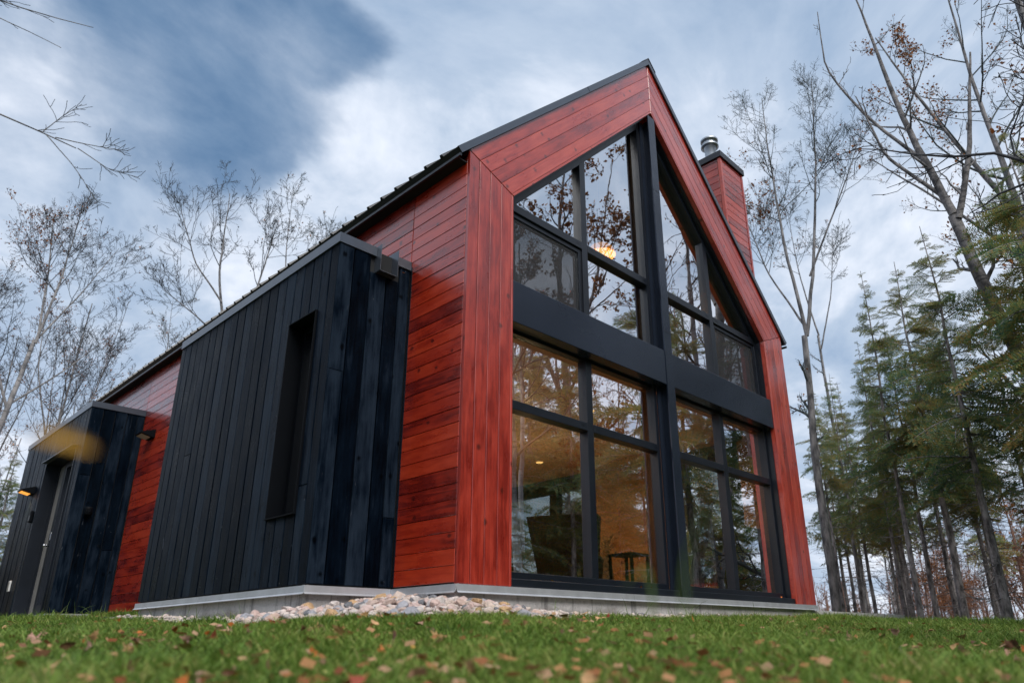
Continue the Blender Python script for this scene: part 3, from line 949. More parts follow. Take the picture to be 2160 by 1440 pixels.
def wall_lamp(loc, nrm_axis, lit, label):
    """wedge-shaped down light"""
    x, y, z = loc
    root = empty('wall_lamp', loc, house)
    root['label'] = label
    V = []
    for yy in (-0.13, 0.13):
        V += [(0.0, yy, 0.075), (0.0, yy, -0.05), (-0.035, yy, -0.045), (-0.19, yy, -0.005), (-0.19, yy, 0.010)]
    F = [(0, 1, 2, 3, 4), (9, 8, 7, 6, 5)] + [(i, i + 5, (i + 1) % 5 + 5, (i + 1) % 5) for i in range(5)]
    me = bpy.data.meshes.new('lamp_housing'); me.from_pydata(V, [], F); me.update()
    link('lamp_housing', me, M['iron'], root, Matrix.Translation(loc))
    V = [(-0.05, -0.11, -0.046), (-0.05, 0.11, -0.046), (-0.18, 0.11, -0.013), (-0.18, -0.11, -0.013)]
    me = bpy.data.meshes.new('lamp_lens'); me.from_pydata(V, [], [(0, 1, 2, 3)]); me.update()
    link('lamp_lens', me, M['porch_glow'] if lit else M['white'], root, Matrix.Translation((x, y, z - 0.004)))
    if lit:
        ld = bpy.data.lights.new('entrance_lamp_light', 'SPOT'); ld.energy = 22; ld.color = (1, 0.55, 0.22); ld.spot_size = math.radians(100); ld.shadow_soft_size = 0.03
        lo = bpy.data.objects.new('entrance_lamp_light', ld); lo.location = (x - 0.09, y, z - 0.07); C.objects.link(lo)
        lo.rotation_euler = (0, math.radians(12), 0)


wall_lamp((-0.722, 10.0, 1.96), 'x', True, 'lit black wedge lamp beside the entrance')
wall_lamp((0.0, 7.02, 2.46), 'x', False, 'unlit black wedge lamp on the red planks')
sec = empty('security_camera', (-0.51, 7.49, 1.36), house)
lathe('camera_body', [(0.0, 0.06), (0.045, 0.055), (0.05, 0.03), (0.05, -0.045), (0.04, -0.06), (0, -0.062)], M['iron'], sec, (-0.51, 7.43, 1.36), 16)
box('camera_mount', -0.535, -0.485, 7.43, 7.489, 1.34, 1.385, M['iron'], sec, 0.005)
lathe('camera_lens', [(0, 0.012), (0.022, 0.010), (0.026, 0.0)], M['dark'], sec, (-0.52, 7.378, 1.365), 12, 'Y')
kp = box('door_keypad', -0.765, -0.7225, 9.56, 9.66, 1.42, 1.60, M['iron'], house, 0.01)
kn = box('keypad_buttons', -0.768, -0.7655, 9.58, 9.64, 1.45, 1.53, M['dark'], kp)
ou = box('power_outlet', -0.745, -0.7225, 9.98, 10.08, 0.40, 0.56, M['white'], house, 0.006)
box('outlet_cover', -0.752, -0.7455, 9.995, 10.065, 0.42, 0.54, M['doorgrey'], ou, 0.003)

# ---- chimney on the right slope
CX0, CX1, CY0, CY1, CZ1 = 5.0, 5.66, 0.17, 1.05, 6.41
rf = lambda x: HE + SL * (W - x)
chim = front_prism('chimney', [(CX0 + 0.02, rf(CX0 + 0.02) - 0.02), (CX1 - 0.02, rf(CX1 - 0.02) - 0.02), (CX1 - 0.02, CZ1), (CX0 + 0.02, CZ1)], M['blackout'], house, CY0 + 0.02, CY1 - CY0 - 0.04)
zc = 4.0
while zc < CZ1 - 0.02:
    w = min(PITCHB, CZ1 - zc)
    if zc > 3.9:
        x_in = max(CX0 + 0.045, W - (zc + w - 0.06 - HE) / SL)
        if x_in < CX1 - 0.1: plank_run(chim, M['red'], (x_in, CY0, zc), (1, 0, 0), (0, -1, 0), CX1 - 0.045 - x_in, w)
        if zc + w > rf(CX0): plank_run(chim, M['red'], (CX0, CY1 - 0.002, zc), (0, -1, 0), (-1, 0, 0), CY1 - CY0 - 0.05, w)
        plank_run(chim, M['red'], (CX1, CY0 + 0.045, zc), (0, 1, 0), (1, 0, 0), CY1 - CY0 - 0.05, w)
    zc += PITCHB
for (xa, ya) in ((CX0 - 0.006, CY0 - 0.006), (CX1 - 0.040, CY0 - 0.006)):
    box('corner_board', xa, xa + 0.046, ya, ya + 0.046, rf(xa) - 0.03, CZ1 - 0.002, M['red'], chim)
boxes('chimney_cap', [(CX0 - 0.03, CX1 + 0.03, CY0 - 0.03, CY1 + 0.03, CZ1, CZ1 + 0.10)], M['dark'], chim)
fx, fy = 5.30, 0.47
lathe('flue_pipe', [(0.085, 0.0), (0.085, 0.38), (0.096, 0.39), (0.096, 0.42), (0.085, 0.425), (0.085, 0.44)], M['steel'], chim, (fx, fy, CZ1 + 0.09), 32)
lathe('flue_cap', [(0.085, 0.30), (0.138, 0.315), (0.138, 0.340), (0.105, 0.345), (0.105, 0.41), (0.134, 0.415), (0.138, 0.445), (0.09, 0.46), (0.0, 0.465)], M['steel'], chim, (fx, fy, CZ1 + 0.18), 32)

# ---- interior shell
inner = boxes('interior_wall', [(0.165, 0.18, 0.36, 6.0, 0.0, 3.6), (0.165, W - 0.16, 6.0, 6.06, 0.0, 3.45)], M['pine'], house)
front_prism('interior_gable', [(0.2, 3.4505), (W - 0.2, 3.4505), (XM, HP - 0.30)], M['pine'], house, 6.0, 0.06)
# right wall with two windows
XR = 5.70
openings = [(0.95, 1.72, 0.35, 2.07), (3.52, 5.60, 0.55, 2.07)]
rw = [(XR + 0.016, W - 0.005, 0.34, 0.95, 0, 3.6), (XR + 0.016, W - 0.005, 1.72, 3.52, 0, 3.6), (XR + 0.016, W - 0.005, 5.60, YB, 0, 3.6)]
for (a, b, c, d) in openings:
    rw += [(XR + 0.0165, W - 0.0055, a, b, 0, c), (XR + 0.0165, W - 0.0055, a, b, d, 3.6)]
rwall = boxes('exterior_wall', rw, M['red'], house)
rear = boxes('exterior_wall', [(0.0, W, YB - 0.2, YB - 0.001, -0.02, 3.6)], M['red'], house)
me = bpy.data.meshes.new('rear_gable'); me.from_pydata([(0, YB - .2, 3.601), (W, YB - .2, 3.601), (XM, YB - .2, HP - .02), (0, YB - .002, 3.601), (W, YB - .002, 3.601), (XM, YB - .002, HP - .02)], [],
    [(0, 1, 2), (5, 4, 3), (0, 3, 4, 1), (1, 4, 5, 2), (2, 5, 3, 0)]); me.update()
link('rear_gable', me, M['red'], house, Matrix.Identity(4))
PW = 0.135
for k in range(17):
    z0 = 0.03 + k * PW
    if z0 > 2.22: break
    PWk = min(PW, 2.243 - z0)
    spans = [(0.34, 5.98)]
    for (a, b, c, d) in openings:
        if z0 + PW > c and z0 < d:
            ns = []
            for (p, q) in spans:
                if a > p and b < q: ns += [(p, a), (b, q)]
                else: ns.append((p, q))
            spans = ns
    for (p, q) in spans:
        plank_run(inner, M['pine'], (XR, q, z0), (0, -1, 0), (-1, 0, 0), q - p, PWk, ch=0.003, gap=0.001, t=0.014)
for (a, b, c, d) in openings:
    iw = empty('interior_window', (XR, (a + b) / 2, c), house)
    L = [(XR - 0.02, XR + 0.14, a, a + 0.06, c, d), (XR - 0.02, XR + 0.14, b - 0.06, b, c, d), (XR - 0.021, XR + 0.139, a + 0.0605, b - 0.0605, c, c + 0.06), (XR - 0.021, XR + 0.139, a + 0.0605, b - 0.0605, d - 0.06, d)]
    L.append((XR - 0.022, XR + 0.10, a - 0.04, b + 0.04, d + 0.0005, 2.2445))
    if b - a > 1.2: L.append((XR - 0.02, XR + 0.139, 4.25, 4.40, c + 0.0605, d - 0.0605))
    boxes('frame', L, M['dark'], iw)
    box('pane', XR + 0.08, XR + 0.083, a + 0.05, b - 0.05, c + 0.05, d - 0.05, M['clear'], iw)
box('interior_floor', 0.165, W - 0.16, 0.34, YB - 0.3, -0.03, 0.012, M['floor'], house)
ceil = box('ceiling', 0.185, XR + 0.013, 0.30, 5.995, 2.245, 2.44, M['ceiling'], house)
for sgn in (0, 1):
    q = [(0.19, HE - 0.10), (XM - 0.001, HP - 0.29), (XM - 0.001, HP - 0.22), (0.19, HE - 0.03)]
    if sgn: q = mirx(q)
    front_prism('sloped_ceiling', q, M['ceiling'], house, 0.335, 5.66)


def point_light(name, loc, e, col=(1.0, 0.62, 0.30), r=0.06):
    d = bpy.data.lights.new(name, 'POINT'); d.energy = e; d.color = col; d.shadow_soft_size = r
    o = bpy.data.objects.new(name, d); o.location = loc; C.objects.link(o)


for (x, y) in ((1.3, 1.3), (3.1, 1.3), (4.6, 1.3), (1.3, 3.6), (3.1, 3.6), (4.6, 3.6)):
    lathe('downlight', [(0.0, -0.003), (0.045, -0.003), (0.055, -0.006), (0.06, 0.0)], M['lamp_glow'], ceil, (x, y, 2.243), 16)
for (x, y) in ((1.3, 1.3), (3.1, 1.3), (4.6, 1.3), (1.3, 3.6), (3.1, 3.6), (4.6, 3.6)):
    d_ = bpy.data.lights.new('downlight_lamp', 'SPOT'); d_.energy = 34; d_.color = (1.0, 0.62, 0.30); d_.spot_size = math.radians(165); d_.spot_blend = .9; d_.shadow_soft_size = .04
    o_ = bpy.data.objects.new('downlight_lamp', d_); o_.location = (x, y, 2.20); C.objects.link(o_)
for (x, y) in ((1.6, 2.6), (3.6, 2.9), (2.6, 4.8)):  # added fill lights without any fitting, to brighten the ceiling and room
    point_light('room_fill_light', (x, y, 1.35), 12, (1.0, 0.66, 0.36), 0.0)

# ---- furniture seen through the glass
pl = empty('pendant_lamp', (3.02, 0.95, 4.30))
tag(pl, 'lit amber dome pendant lamp hanging behind the upper gable glass', 'lamp')
lathe('lamp_shade', [(0.185, -0.06), (0.175, -0.01), (0.14, 0.045), (0.08, 0.085), (0.025, 0.10), (0.0, 0.102)], M['shade'], pl, (3.02, 0.95, 4.30), 32)
lathe('bulb', [(0.0, -0.045), (0.045, -0.02), (0.05, 0.02), (0.02, 0.06)], M['lamp_glow'], pl, (3.02, 0.95, 4.29), 16)
box('cord', 3.017, 3.023, 0.947, 0.953, 4.40, 6.30, M['iron'], pl)
point_light('pendant_light', (3.02, 0.95, 4.18), 5)


def wing_chair(loc, rz, lab):
    root = empty('wing_chair', loc)
    root.rotation_euler = (0, 0, rz)
    root.scale = (.84, .84, .86)
    tag(root, lab, 'armchair', 'dark wing chairs by the window')
    mw = Matrix.Translation(loc) @ Matrix.Rotation(rz, 4, 'Z') @ Matrix.Diagonal((.84, .84, .86, 1))
    # local: faces +x, back at -x
    def part(name, V, F, mat, sub=2):
        me = bpy.data.meshes.new(name); me.from_pydata(V, [], F); me.update()
        o = link(name, me, mat, root, mw)
        if sub:
            b = o.modifiers.new('bevel', 'BEVEL'); b.width = 0.03; b.segments = 3
        return o
    V = [(-0.30, -0.34, 0.30), (-0.22, -0.30, 0.30), (-0.22, 0.30, 0.30), (-0.30, 0.34, 0.30),
         (-0.46, -0.46, 1.12), (-0.36, -0.40, 1.12), (-0.36, 0.40, 1.12), (-0.46, 0.46, 1.12)]
    F = [(3, 2, 1, 0), (4, 5, 6, 7), (0, 1, 5, 4), (1, 2, 6, 5), (2, 3, 7, 6), (3, 0, 4, 7)]
    part('backrest', V, F, M['fabric'])
    for s in (-1, 1):
        V = [(-0.27, s * 0.31, 0.30), (0.30, s * 0.33, 0.30), (0.32, s * 0.36, 0.58), (-0.02, s * 0.38, 0.62), (-0.14, s * 0.44, 1.10), (-0.42, s * 0.44, 1.115)]
        V += [(x, y + s * 0.06, z) for x, y, z in V]
        F = [(0, 1, 2, 3, 4, 5), (11, 10, 9, 8, 7, 6)] + [(i, i + 6, (i + 1) % 6 + 6, (i + 1) % 6) for i in range(6)]
        part('wing', V, F, M['fabric'], 0)
    V, F = box_data(-0.26, 0.34, -0.30, 0.30, 0.26, 0.44)
    part('seat', V, F, M['fabric'])
    for (x, y) in ((-0.22, -0.26), (-0.22, 0.26), (0.28, -0.26), (0.28, 0.26)):
        V, F = box_data(x - 0.018, x + 0.018, y - 0.018, y + 0.018, 0.0, 0.26)
        part('leg', V, F, M['pine'], 0)


wing_chair((3.10, 1.68, 0.012), math.radians(27), 'dark wing chair with tall flared back just behind the left lower glass')
wing_chair((3.35, 3.25, 0.012), math.radians(-40), 'dark low-armed wing chair at the left edge of the lower glass, farther inside')
st = empty('side_table', (3.32, 0.98, 0.012))
tag(st, 'black square-framed side table in front of the pine wall', 'table')
for (x, y) in ((-0.15, -0.15), (0.15, -0.15), (-0.15, 0.15), (0.15, 0.15)):
    box('leg', 3.32 + x - 0.014, 3.32 + x + 0.014, 0.98 + y - 0.014, 0.98 + y + 0.014, 0.012, 0.50, M['iron'], st)
boxes('table_top', [(3.156, 3.484, 0.816, 1.144, 0.5005, 0.525)], M['iron'], st)
vs = lathe('floor_vase', [(0.0, 0.0), (0.08, 0.0), (0.11, 0.2), (0.09, 0.45), (0.06, 0.56), (0.07, 0.60), (0.05, 0.60), (0.0, 0.5)], M['wicker'], None, (4.15, 1.98, 0.012), 24)
tag(vs, 'grey woven floor vase holding dried grasses beside the wing chair', 'vase')
V, F = [], []
rg = random.Random(3)
for k in range(90):
    a = rg.uniform(0, 6.28); r = rg.uniform(0.02, 0.2); h = rg.uniform(0.12, 0.34)
    p0 = Vector((rg.uniform(-.03, .03), rg.uniform(-.03, .03), -0.1)); p1 = p0 + Vector((math.cos(a) * r * .4, math.sin(a) * r * .4, h * .6 + .1)); p2 = p0 + Vector((math.cos(a) * r, math.sin(a) * r, h + .08))
    w = Vector((-math.sin(a), math.cos(a), 0)) * 0.004
    i = len(V)
    V += [p0 - w, p0 + w, p1 + w, p1 - w, p2 + w * 2, p2 - w * 2]
    F += [(i, i + 1, i + 2, i + 3), (i + 3, i + 2, i + 4, i + 5)]
me = bpy.data.meshes.new('dried_grass'); me.from_pydata([tuple(v) for v in V], [], F); me.update()
dg = link('dried_grass', me, M['straw'], None, Matrix.Translation((4.15, 1.98, 0.60)))
tag(dg, 'bunch of dried straw-coloured grass standing in the floor vase', 'dried flowers')
pf = lathe('pouf', [(0.0, 0.0), (0.26, 0.0), (0.31, 0.08), (0.31, 0.26), (0.26, 0.36), (0.12, 0.40), (0.0, 0.405)], M['wicker'], None, (4.60, 1.50, 0.012), 32)
tag(pf, 'round woven pouf beside the central post behind the lower glass', 'pouf')
sv = empty('wood_stove', (5.25, 0.62, 0.012))
tag(sv, 'black wood stove with straight flue pipe behind the right lower glass', 'stove')
box('stove_body', 4.98, 5.50, 0.40, 0.86, 0.12, 0.95, M['iron'], sv, 0.02)
for (x, y) in ((5.02, 0.44), (5.46, 0.44), (5.02, 0.82), (5.46, 0.82)):
    box('leg', x - 0.02, x + 0.02, y - 0.02, y + 0.02, 0.012, 0.12, M['iron'], sv)
lathe('stove_pipe', [(0.08, 0.0), (0.08, 1.20), (0.16, 1.205), (0.16, 1.29)], M['iron'], sv, (5.25, 0.62, 0.95), 24)
box('stove_door', 5.04, 5.44, 0.385, 0.3995, 0.35, 0.85, M['dark'], sv, 0.005)

# concrete slab on the right of the house
slab = box('patio_slab', W + 0.04, 9.1, 0.02, 4.0, -0.5, -0.060, M['concrete'])
tag(slab, 'low pale concrete slab running out from the right side of the house', 'concrete slab')
#@@NATURE@@
# ------------------------------------------------------------------ trees
def unit(v):
    return v / np.maximum(np.linalg.norm(v, axis=-1, keepdims=True), 1e-9)


def tubes(P, Rr, sides, rng):
    """P (B,n,3) polylines, Rr (B,n) radii -> verts, quads"""
    B, n, _ = P.shape
    T = np.empty_like(P)
    T[:, 1:-1] = P[:, 2:] - P[:, :-2]; T[:, 0] = P[:, 1] - P[:, 0]; T[:, -1] = P[:, -1] - P[:, -2]
    T = unit(T)
    ref = unit(rng.normal(size=(B, 1, 3)))
    mean = unit(T.mean(1, keepdims=True))
    ref = unit(ref - (ref * mean).sum(-1, keepdims=True) * mean)
    U = unit(ref - (ref * T).sum(-1, keepdims=True) * T)
    Wv = np.cross(T, U)
    a = np.arange(sides) / sides * 2 * np.pi
    ring = U[:, :, None, :] * np.cos(a)[None, None, :, None] + Wv[:, :, None, :] * np.sin(a)[None, None, :, None]
    V = (P[:, :, None, :] + ring * Rr[:, :, None, None]).reshape(-1, 3)
    idx = np.arange(B * n * sides).reshape(B, n, sides)
    nx = np.roll(idx, -1, axis=2)
    F = np.stack([idx[:, :-1], nx[:, :-1], nx[:, 1:], idx[:, 1:]], -1).reshape(-1, 4)
    return V, F


def grow(rng, S, D, L, R0, nseg, wig, lift, taper=0.25):
    """polylines starting at S in direction D"""
    B = len(S)
    P = np.empty((B, nseg + 1, 3)); P[:, 0] = S
    d = unit(D)
    for k in range(nseg):
        d = unit(d + rng.normal(size=(B, 3)) * wig + np.array([0, 0, lift]))
        P[:, k + 1] = P[:, k] + d * (L / nseg)[:, None]
    t = np.linspace(0, 1, nseg + 1)[None]
    Rr = R0[:, None] * (1 - t * (1 - taper))
    return P, Rr


def sample(P, Rr, t):
    """points, tangents, radii at parameter t (B,k)"""
    n = P.shape[1] - 1
    f = np.clip(t * n, 0, n - 1e-4); i = f.astype(int); u = (f - i)[..., None]
    b = np.arange(len(P))[:, None]
    p = P[b, i] * (1 - u) + P[b, i + 1] * u
    tg = unit(P[b, i + 1] - P[b, i])
    r = Rr[b, i] * (1 - u[..., 0]) + Rr[b, i + 1] * u[..., 0]
    return p, tg, r


def children(rng, P, Rr, Ls, k, t0, t1, ang, ratio, rr, up=0.0, first_t0=None):
    B = len(P)
    t = rng.uniform(t0, t1, size=(B, k))
    if first_t0 is not None: t[0] = rng.uniform(first_t0 * .6, t1, size=k)
    p, tg, r = sample(P, Rr, t)
    az = unit(rng.normal(size=p.shape)); az = unit(az - (az * tg).sum(-1, keepdims=True) * tg + np.array([0, 0, up]))
    az = unit(az - (az * tg).sum(-1, keepdims=True) * tg)
    a = np.radians(rng.uniform(*ang, size=(B, k)))[..., None]
    d = tg * np.cos(a) + az * np.sin(a)
    L = Ls[:, None] * ratio * (1.15 - 0.75 * t) * rng.uniform(0.6, 1.25, size=(B, k))
    if first_t0 is not None: L[0, 4:] = 0; L[0, :4] *= .45          # a clean bole with only a few stubs
    return p.reshape(-1, 3), d.reshape(-1, 3), L.ravel(), (r * rr).ravel()


def leaf_quads(rng, pts, size):
    n = len(pts)
    a = unit(rng.normal(size=(n, 3))); b = unit(np.cross(a, rng.normal(size=(n, 3))))
    s = size * rng.uniform(0.6, 1.3, size=(n, 1))
    V = np.stack([pts, pts + a * s * .5 + b * s * .35, pts + a * s, pts + a * s * .5 - b * s * .35], 1).reshape(-1, 3)
    return V, np.arange(n * 4).reshape(-1, 4)


def bare_tree(name, seed, limbs, spec, mats, leaves=None, minr=0.003, min_len=0.0, trunk_t0=None):
    """limbs: list of (points, r0, r1) hand-set trunk and main limbs.  spec: per level (count, t0, t1, angles, ratio, rr, nseg, wiggle, lift).
    returns meshes (trunk, branches, leaves)"""
    rng = np.random.default_rng(seed)
    TV, TF, off = [], [], 0
    Pl, Rl, Ll = [], [], []
    n0 = 14
    for pts, ra, rb in limbs:
        pts = np.array(pts, float)
        seg = np.linalg.norm(np.diff(pts, axis=0), axis=1); s = np.concatenate([[0], np.cumsum(seg)]); Lt = s[-1]
        q = np.linspace(0, Lt, n0 + 1)
        P = np.stack([np.interp(q, s, pts[:, i]) for i in range(3)], 1)
        # smooth + wobble
        for _ in range(1): P[1:-1] = (P[:-2] + 2 * P[1:-1] + P[2:]) / 4
        P[1:] += np.cumsum(rng.normal(size=(n0, 3)) * [1, 1, .3] * 0.006 * Lt / 3, axis=0) * 0.8
        Rr = (ra + (rb - ra) * (q / Lt)) * 0.74
        Pl.append(P); Rl.append(Rr); Ll.append(Lt)
    P = np.stack(Pl); Rr = np.stack(Rl); Ls = np.array(Ll)
    V, F = tubes(P, Rr, 9, rng); trunk = mesh_np(name + '_trunk', V, [F], True, [mats[0]])
    BV, BF, off = [], [], 0
    tips = []
    for lv, (k, t0, t1, ang, ratio, rr, nseg, wig, lift) in enumerate(spec):
        S, D, L, R0 = children(rng, P, Rr, np.maximum(Ls, min_len) if lv == 0 else Ls, k, t0, t1, ang, ratio, rr, 0.25, trunk_t0 if lv == 0 else None)
        keep = L > 0.06
        S, D, L, R0 = S[keep], D[keep], L[keep], np.maximum(R0[keep], minr)
        P, Rr = grow(rng, S, D, L, R0, nseg, wig, lift); Rr = np.maximum(Rr, minr * 0.8); Ls = L
        V, F = tubes(P, Rr, 5 if lv == 0 else (4 if lv == 1 else 3), rng)
        BV.append(V); BF.append(F + off); off += len(V)
        tips.append(P)
    br = mesh_np(name + '_branches', np.concatenate(BV), [np.concatenate(BF)], True, [mats[1]])
    lf = None
    if leaves:
        cnt, size, mat = leaves
        src = np.concatenate([tips[-1].reshape(-1, 3)] + ([tips[-2].reshape(-1, 3)] if len(tips) > 1 else []))
        # leaves hang on in patches
        ph = rng.uniform(0, 6.28, 6)
        wgt = (np.sin(src[:, 0] * 1.3 + ph[0]) + np.sin(src[:, 1] * 1.5 + ph[1]) + np.sin(src[:, 2] * 1.2 + ph[2])) + rng.normal(size=len(src)) * 0.8
        order = np.argsort(-wgt)[:max(cnt * 2, 10)]
        pts = src[rng.choice(order, size=cnt)] + rng.normal(size=(cnt, 3)) * 0.05
        V, F = leaf_quads(rng, pts, size)
        lf = mesh_np(name + '_leaves', V, [F], False, [mat])
    return trunk, br, lf


SPEC_ASPEN = [(9, .15, .97, (28, 55), 0.42, 0.55, 7, .13, .10), (6, .2, 1, (25, 60), 0.45, 0.6, 5, .18, .08), (5, .15, 1, (25, 65), 0.50, 0.6, 4, .22, .05), (3, .2, 1, (30, 70), 0.5, 0.7, 3, .25, .03)]


def place_tree(kind, meshes, loc, rz=0.0, sc=1.0, label=None, cat='tree', group=None):
    root = empty(kind, loc)
    root.rotation_euler = (0, 0, rz); root.scale = (sc, sc, sc)
    tag(root, label, cat, group)
    for nm, me in zip(('trunk', 'branches', 'leaves'), meshes):
        if me is None: continue
        o = bpy.data.objects.new(nm, me); C.objects.link(o); o.parent = root
        if nm != 'trunk': o['kind'] = 'stuff'
    return root


# ---- hand-set deciduous trees (limb points are relative to the foot of the tree)
def on_ground(x, y, d=0.08):
    return (x, y, gz1(x, y) - d)


b = on_ground(10.56, 1.66)
t = bare_tree('aspen', 11, [([(0, 0, 0), (-.03, -.05, 3.2), (.0, -.2, 6.0)], .125, .080), ([(0, -.2, 6.0), (-.10, 0.05, 8.5), (-.05, .1, 12.4)], .058, .010), ([(0, -.2, 6.0), (.25, -.55, 8.2), (.35, -.85, 10.4), (.4, -1.0, 12.6)], .058, .010),
                            ([(0, -.2, 6.2), (.0, .5, 7.8), (-.1, .9, 9.8)], .034, .008), ([(.15, -.4, 7.4), (.3, -1.2, 9.0), (.5, -1.9, 10.6)], .034, .008)],
              [(15, .42, .98, (30, 55), .34, .5, 7, .12, .10), (8, .2, 1, (25, 60), .45, .6, 5, .18, .08), (6, .15, 1, (25, 65), .5, .6, 4, .22, .04), (3, .2, 1, (30, 70), .5, .7, 3, .25, 0)],
              (M['bark'], M['greentwig']), (1000, 0.06, M['treeleaf']), 0.0035, 7.0, .88)
place_tree('aspen_tree', t, b, label='tall bare aspen with forked crown rising just right of the house')

b = on_ground(8.75, -2.75)
t = bare_tree('birch', 21, [([(.1, -.9, 0), (.0, .0, 2.4), (-.1, .55, 4.9), (-.15, .75, 6.5)], .17, .115), ([(-.15, .75, 6.5), (-.25, 1.15, 8.6), (-.35, 1.45, 11.6)], .095, .018), ([(-.15, .7, 6.4), (-.12, .35, 7.4), (-.05, -.05, 9.4)], .075, .02),
                            ([(-.2, 1.0, 7.7), (-.35, 1.7, 8.9), (-.5, 2.2, 10.2), (-.55, 2.15, 11.6)], .045, .010), ([(-.16, .85, 6.9), (-.4, 1.5, 7.9), (-.5, 1.75, 9.3)], .05, .012)],
              [(6, .1, .98, (30, 60), .22, .45, 5, .22, .08), (4, .2, 1, (30, 65), .4, .6, 4, .25, .06), (2, .2, 1, (30, 70), .45, .7, 3, .3, .04)],
              (M['snag'], M['bark']), None, 0.005)
place_tree('birch_tree', t, b, label='old leaning birch with thick forked snag limbs above the spruces')

b = on_ground(11.5, -2.6)
t = bare_tree('maple', 31, [([(0, 0, 0), (-.1, .1, 5), (0, 0, 8)], .17, .11), ([(0, 0, 7.5), (-.5, .9, 10), (-.9, 1.6, 12.5)], .08, .015), ([(0, 0, 7.5), (.3, .2, 11), (.2, .2, 14)], .09, .015), ([(0, 0, 7), (.4, -.9, 9), (.6, -1.8, 12)], .08, .015), ([(0, 0, 6.5), (-.4, 1.2, 8.3), (-.9, 2.2, 9.6)], .06, .012)],
              [(11, .1, .98, (30, 55), .36, .5, 7, .12, .06), (7, .2, 1, (25, 60), .45, .6, 5, .18, .05), (5, .15, 1, (25, 65), .5, .6, 4, .2, .02), (3, .2, 1, (30, 70), .5, .7, 3, .25, 0)],
              (M['bark'], M['greentwig']), (2200, 0.06, M['treeleaf']))
place_tree('maple_tree', t, b, label='twiggy tree with scattered orange leaves at the top right corner')

b = on_ground(18.5, 4.1)
ta2 = bare_tree('small_aspen', 41, [([(0, 0, 0), (-.1, .1, 6), (.0, .1, 9.5)], .10, .05), ([(0, .1, 9.5), (-.1, .4, 11.8), (0, .5, 14.5)], .04, .008), ([(0, .1, 9), (.1, -.5, 11), (.2, -.8, 13)], .036, .008)],
              [(13, .45, .98, (30, 60), .27, .5, 6, .2, .08), (7, .2, 1, (25, 60), .45, .6, 5, .25, .05), (4, .15, 1, (25, 65), .5, .6, 4, .3, 0)],
              (M['bark'], M['greentwig']), (90, 0.07, M['treeleaf']), 0.006, 8.0, .75)
place_tree('aspen_tree', ta2, b, label='thin bare aspen standing behind the spruce tips')

b = on_ground(-0.95, 17.8)
t = bare_tree('lean_birch', 51, [([(0, 0, 0), (.45, 0, 3.5), (.78, -.05, 6.0), (.93, -.07, 7.7)], .135, .065), ([(.93, -.07, 7.6), (1.15, -.05, 9.6), (1.25, 0, 12.0)], .055, .009), ([(.93, -.05, 7.7), (1.7, .1, 9.4), (2.4, .2, 11.2)], .036, .008), ([(.75, 0, 5.9), (1.7, .1, 7.0), (2.7, .2, 8.4)], .04, .008),
                                 ([(.72, 0, 5.7), (0.1, 0, 7.2), (-.3, 0, 8.6)], .05, .012), ([(.95, 0, 8.0), (.8, 0.1, 9.8), (.6, 0.2, 11.5)], .045, .012)],
              [(15, .35, .98, (25, 48), .30, .5, 6, .12, .09), (8, .2, 1, (25, 60), .45, .6, 5, .16, .06), (5, .15, 1, (25, 65), .5, .6, 4, .2, .03), (3, .2, 1, (30, 70), .5, .7, 3, .2, 0)],
              (M['birch'], M['twig']), (900, 0.055, M['treeleaf']), 0.0045, 7.5, .72)
place_tree('birch_tree', t, b, label='pale birch leaning right behind the entrance end of the house')

tA = bare_tree('crown_tree', 61, [([(0, 0, 0), (.1, .1, 6), (.0, 0, 10.0)], .17, .095), ([(0, 0, 9.8), (-.5, .1, 12), (-.55, .2, 15.3)], .07, .015), ([(0, 0, 10), (.7, -.1, 11.3), (1.2, -.2, 14.6)], .065, .015), ([(-.3, 0, 11), (-1.3, .2, 12.2), (-2.0, .2, 14)], .045, .012), ([(0, 0, 9.6), (-1.0, .1, 10.3), (-2.1, .2, 10.9)], .045, .012)],
               [(10, .40, .98, (25, 52), .34, .5, 7, .16, .08), (7, .2, 1, (25, 55), .42, .6, 5, .2, .06), (6, .15, 1, (25, 60), .5, .6, 4, .22, .04)],
               (M['bark'], M['twig']), (260, 0.06, M['twig']), 0.006, 9.0, .8)
place_tree('maple_tree', tA, on_ground(5.15, 18.6), label='broad bare crown above the roof behind the taller black box')
place_tree('maple_tree', ta2, on_ground(8.6, 21.3), 0.6, 1.28, label='slim bare crown above the roof close to the gable')
place_tree('maple_tree', ta2, on_ground(5.5, 24.6), 2.0, 0.92, label='small bare treetop peeping over the roof line')

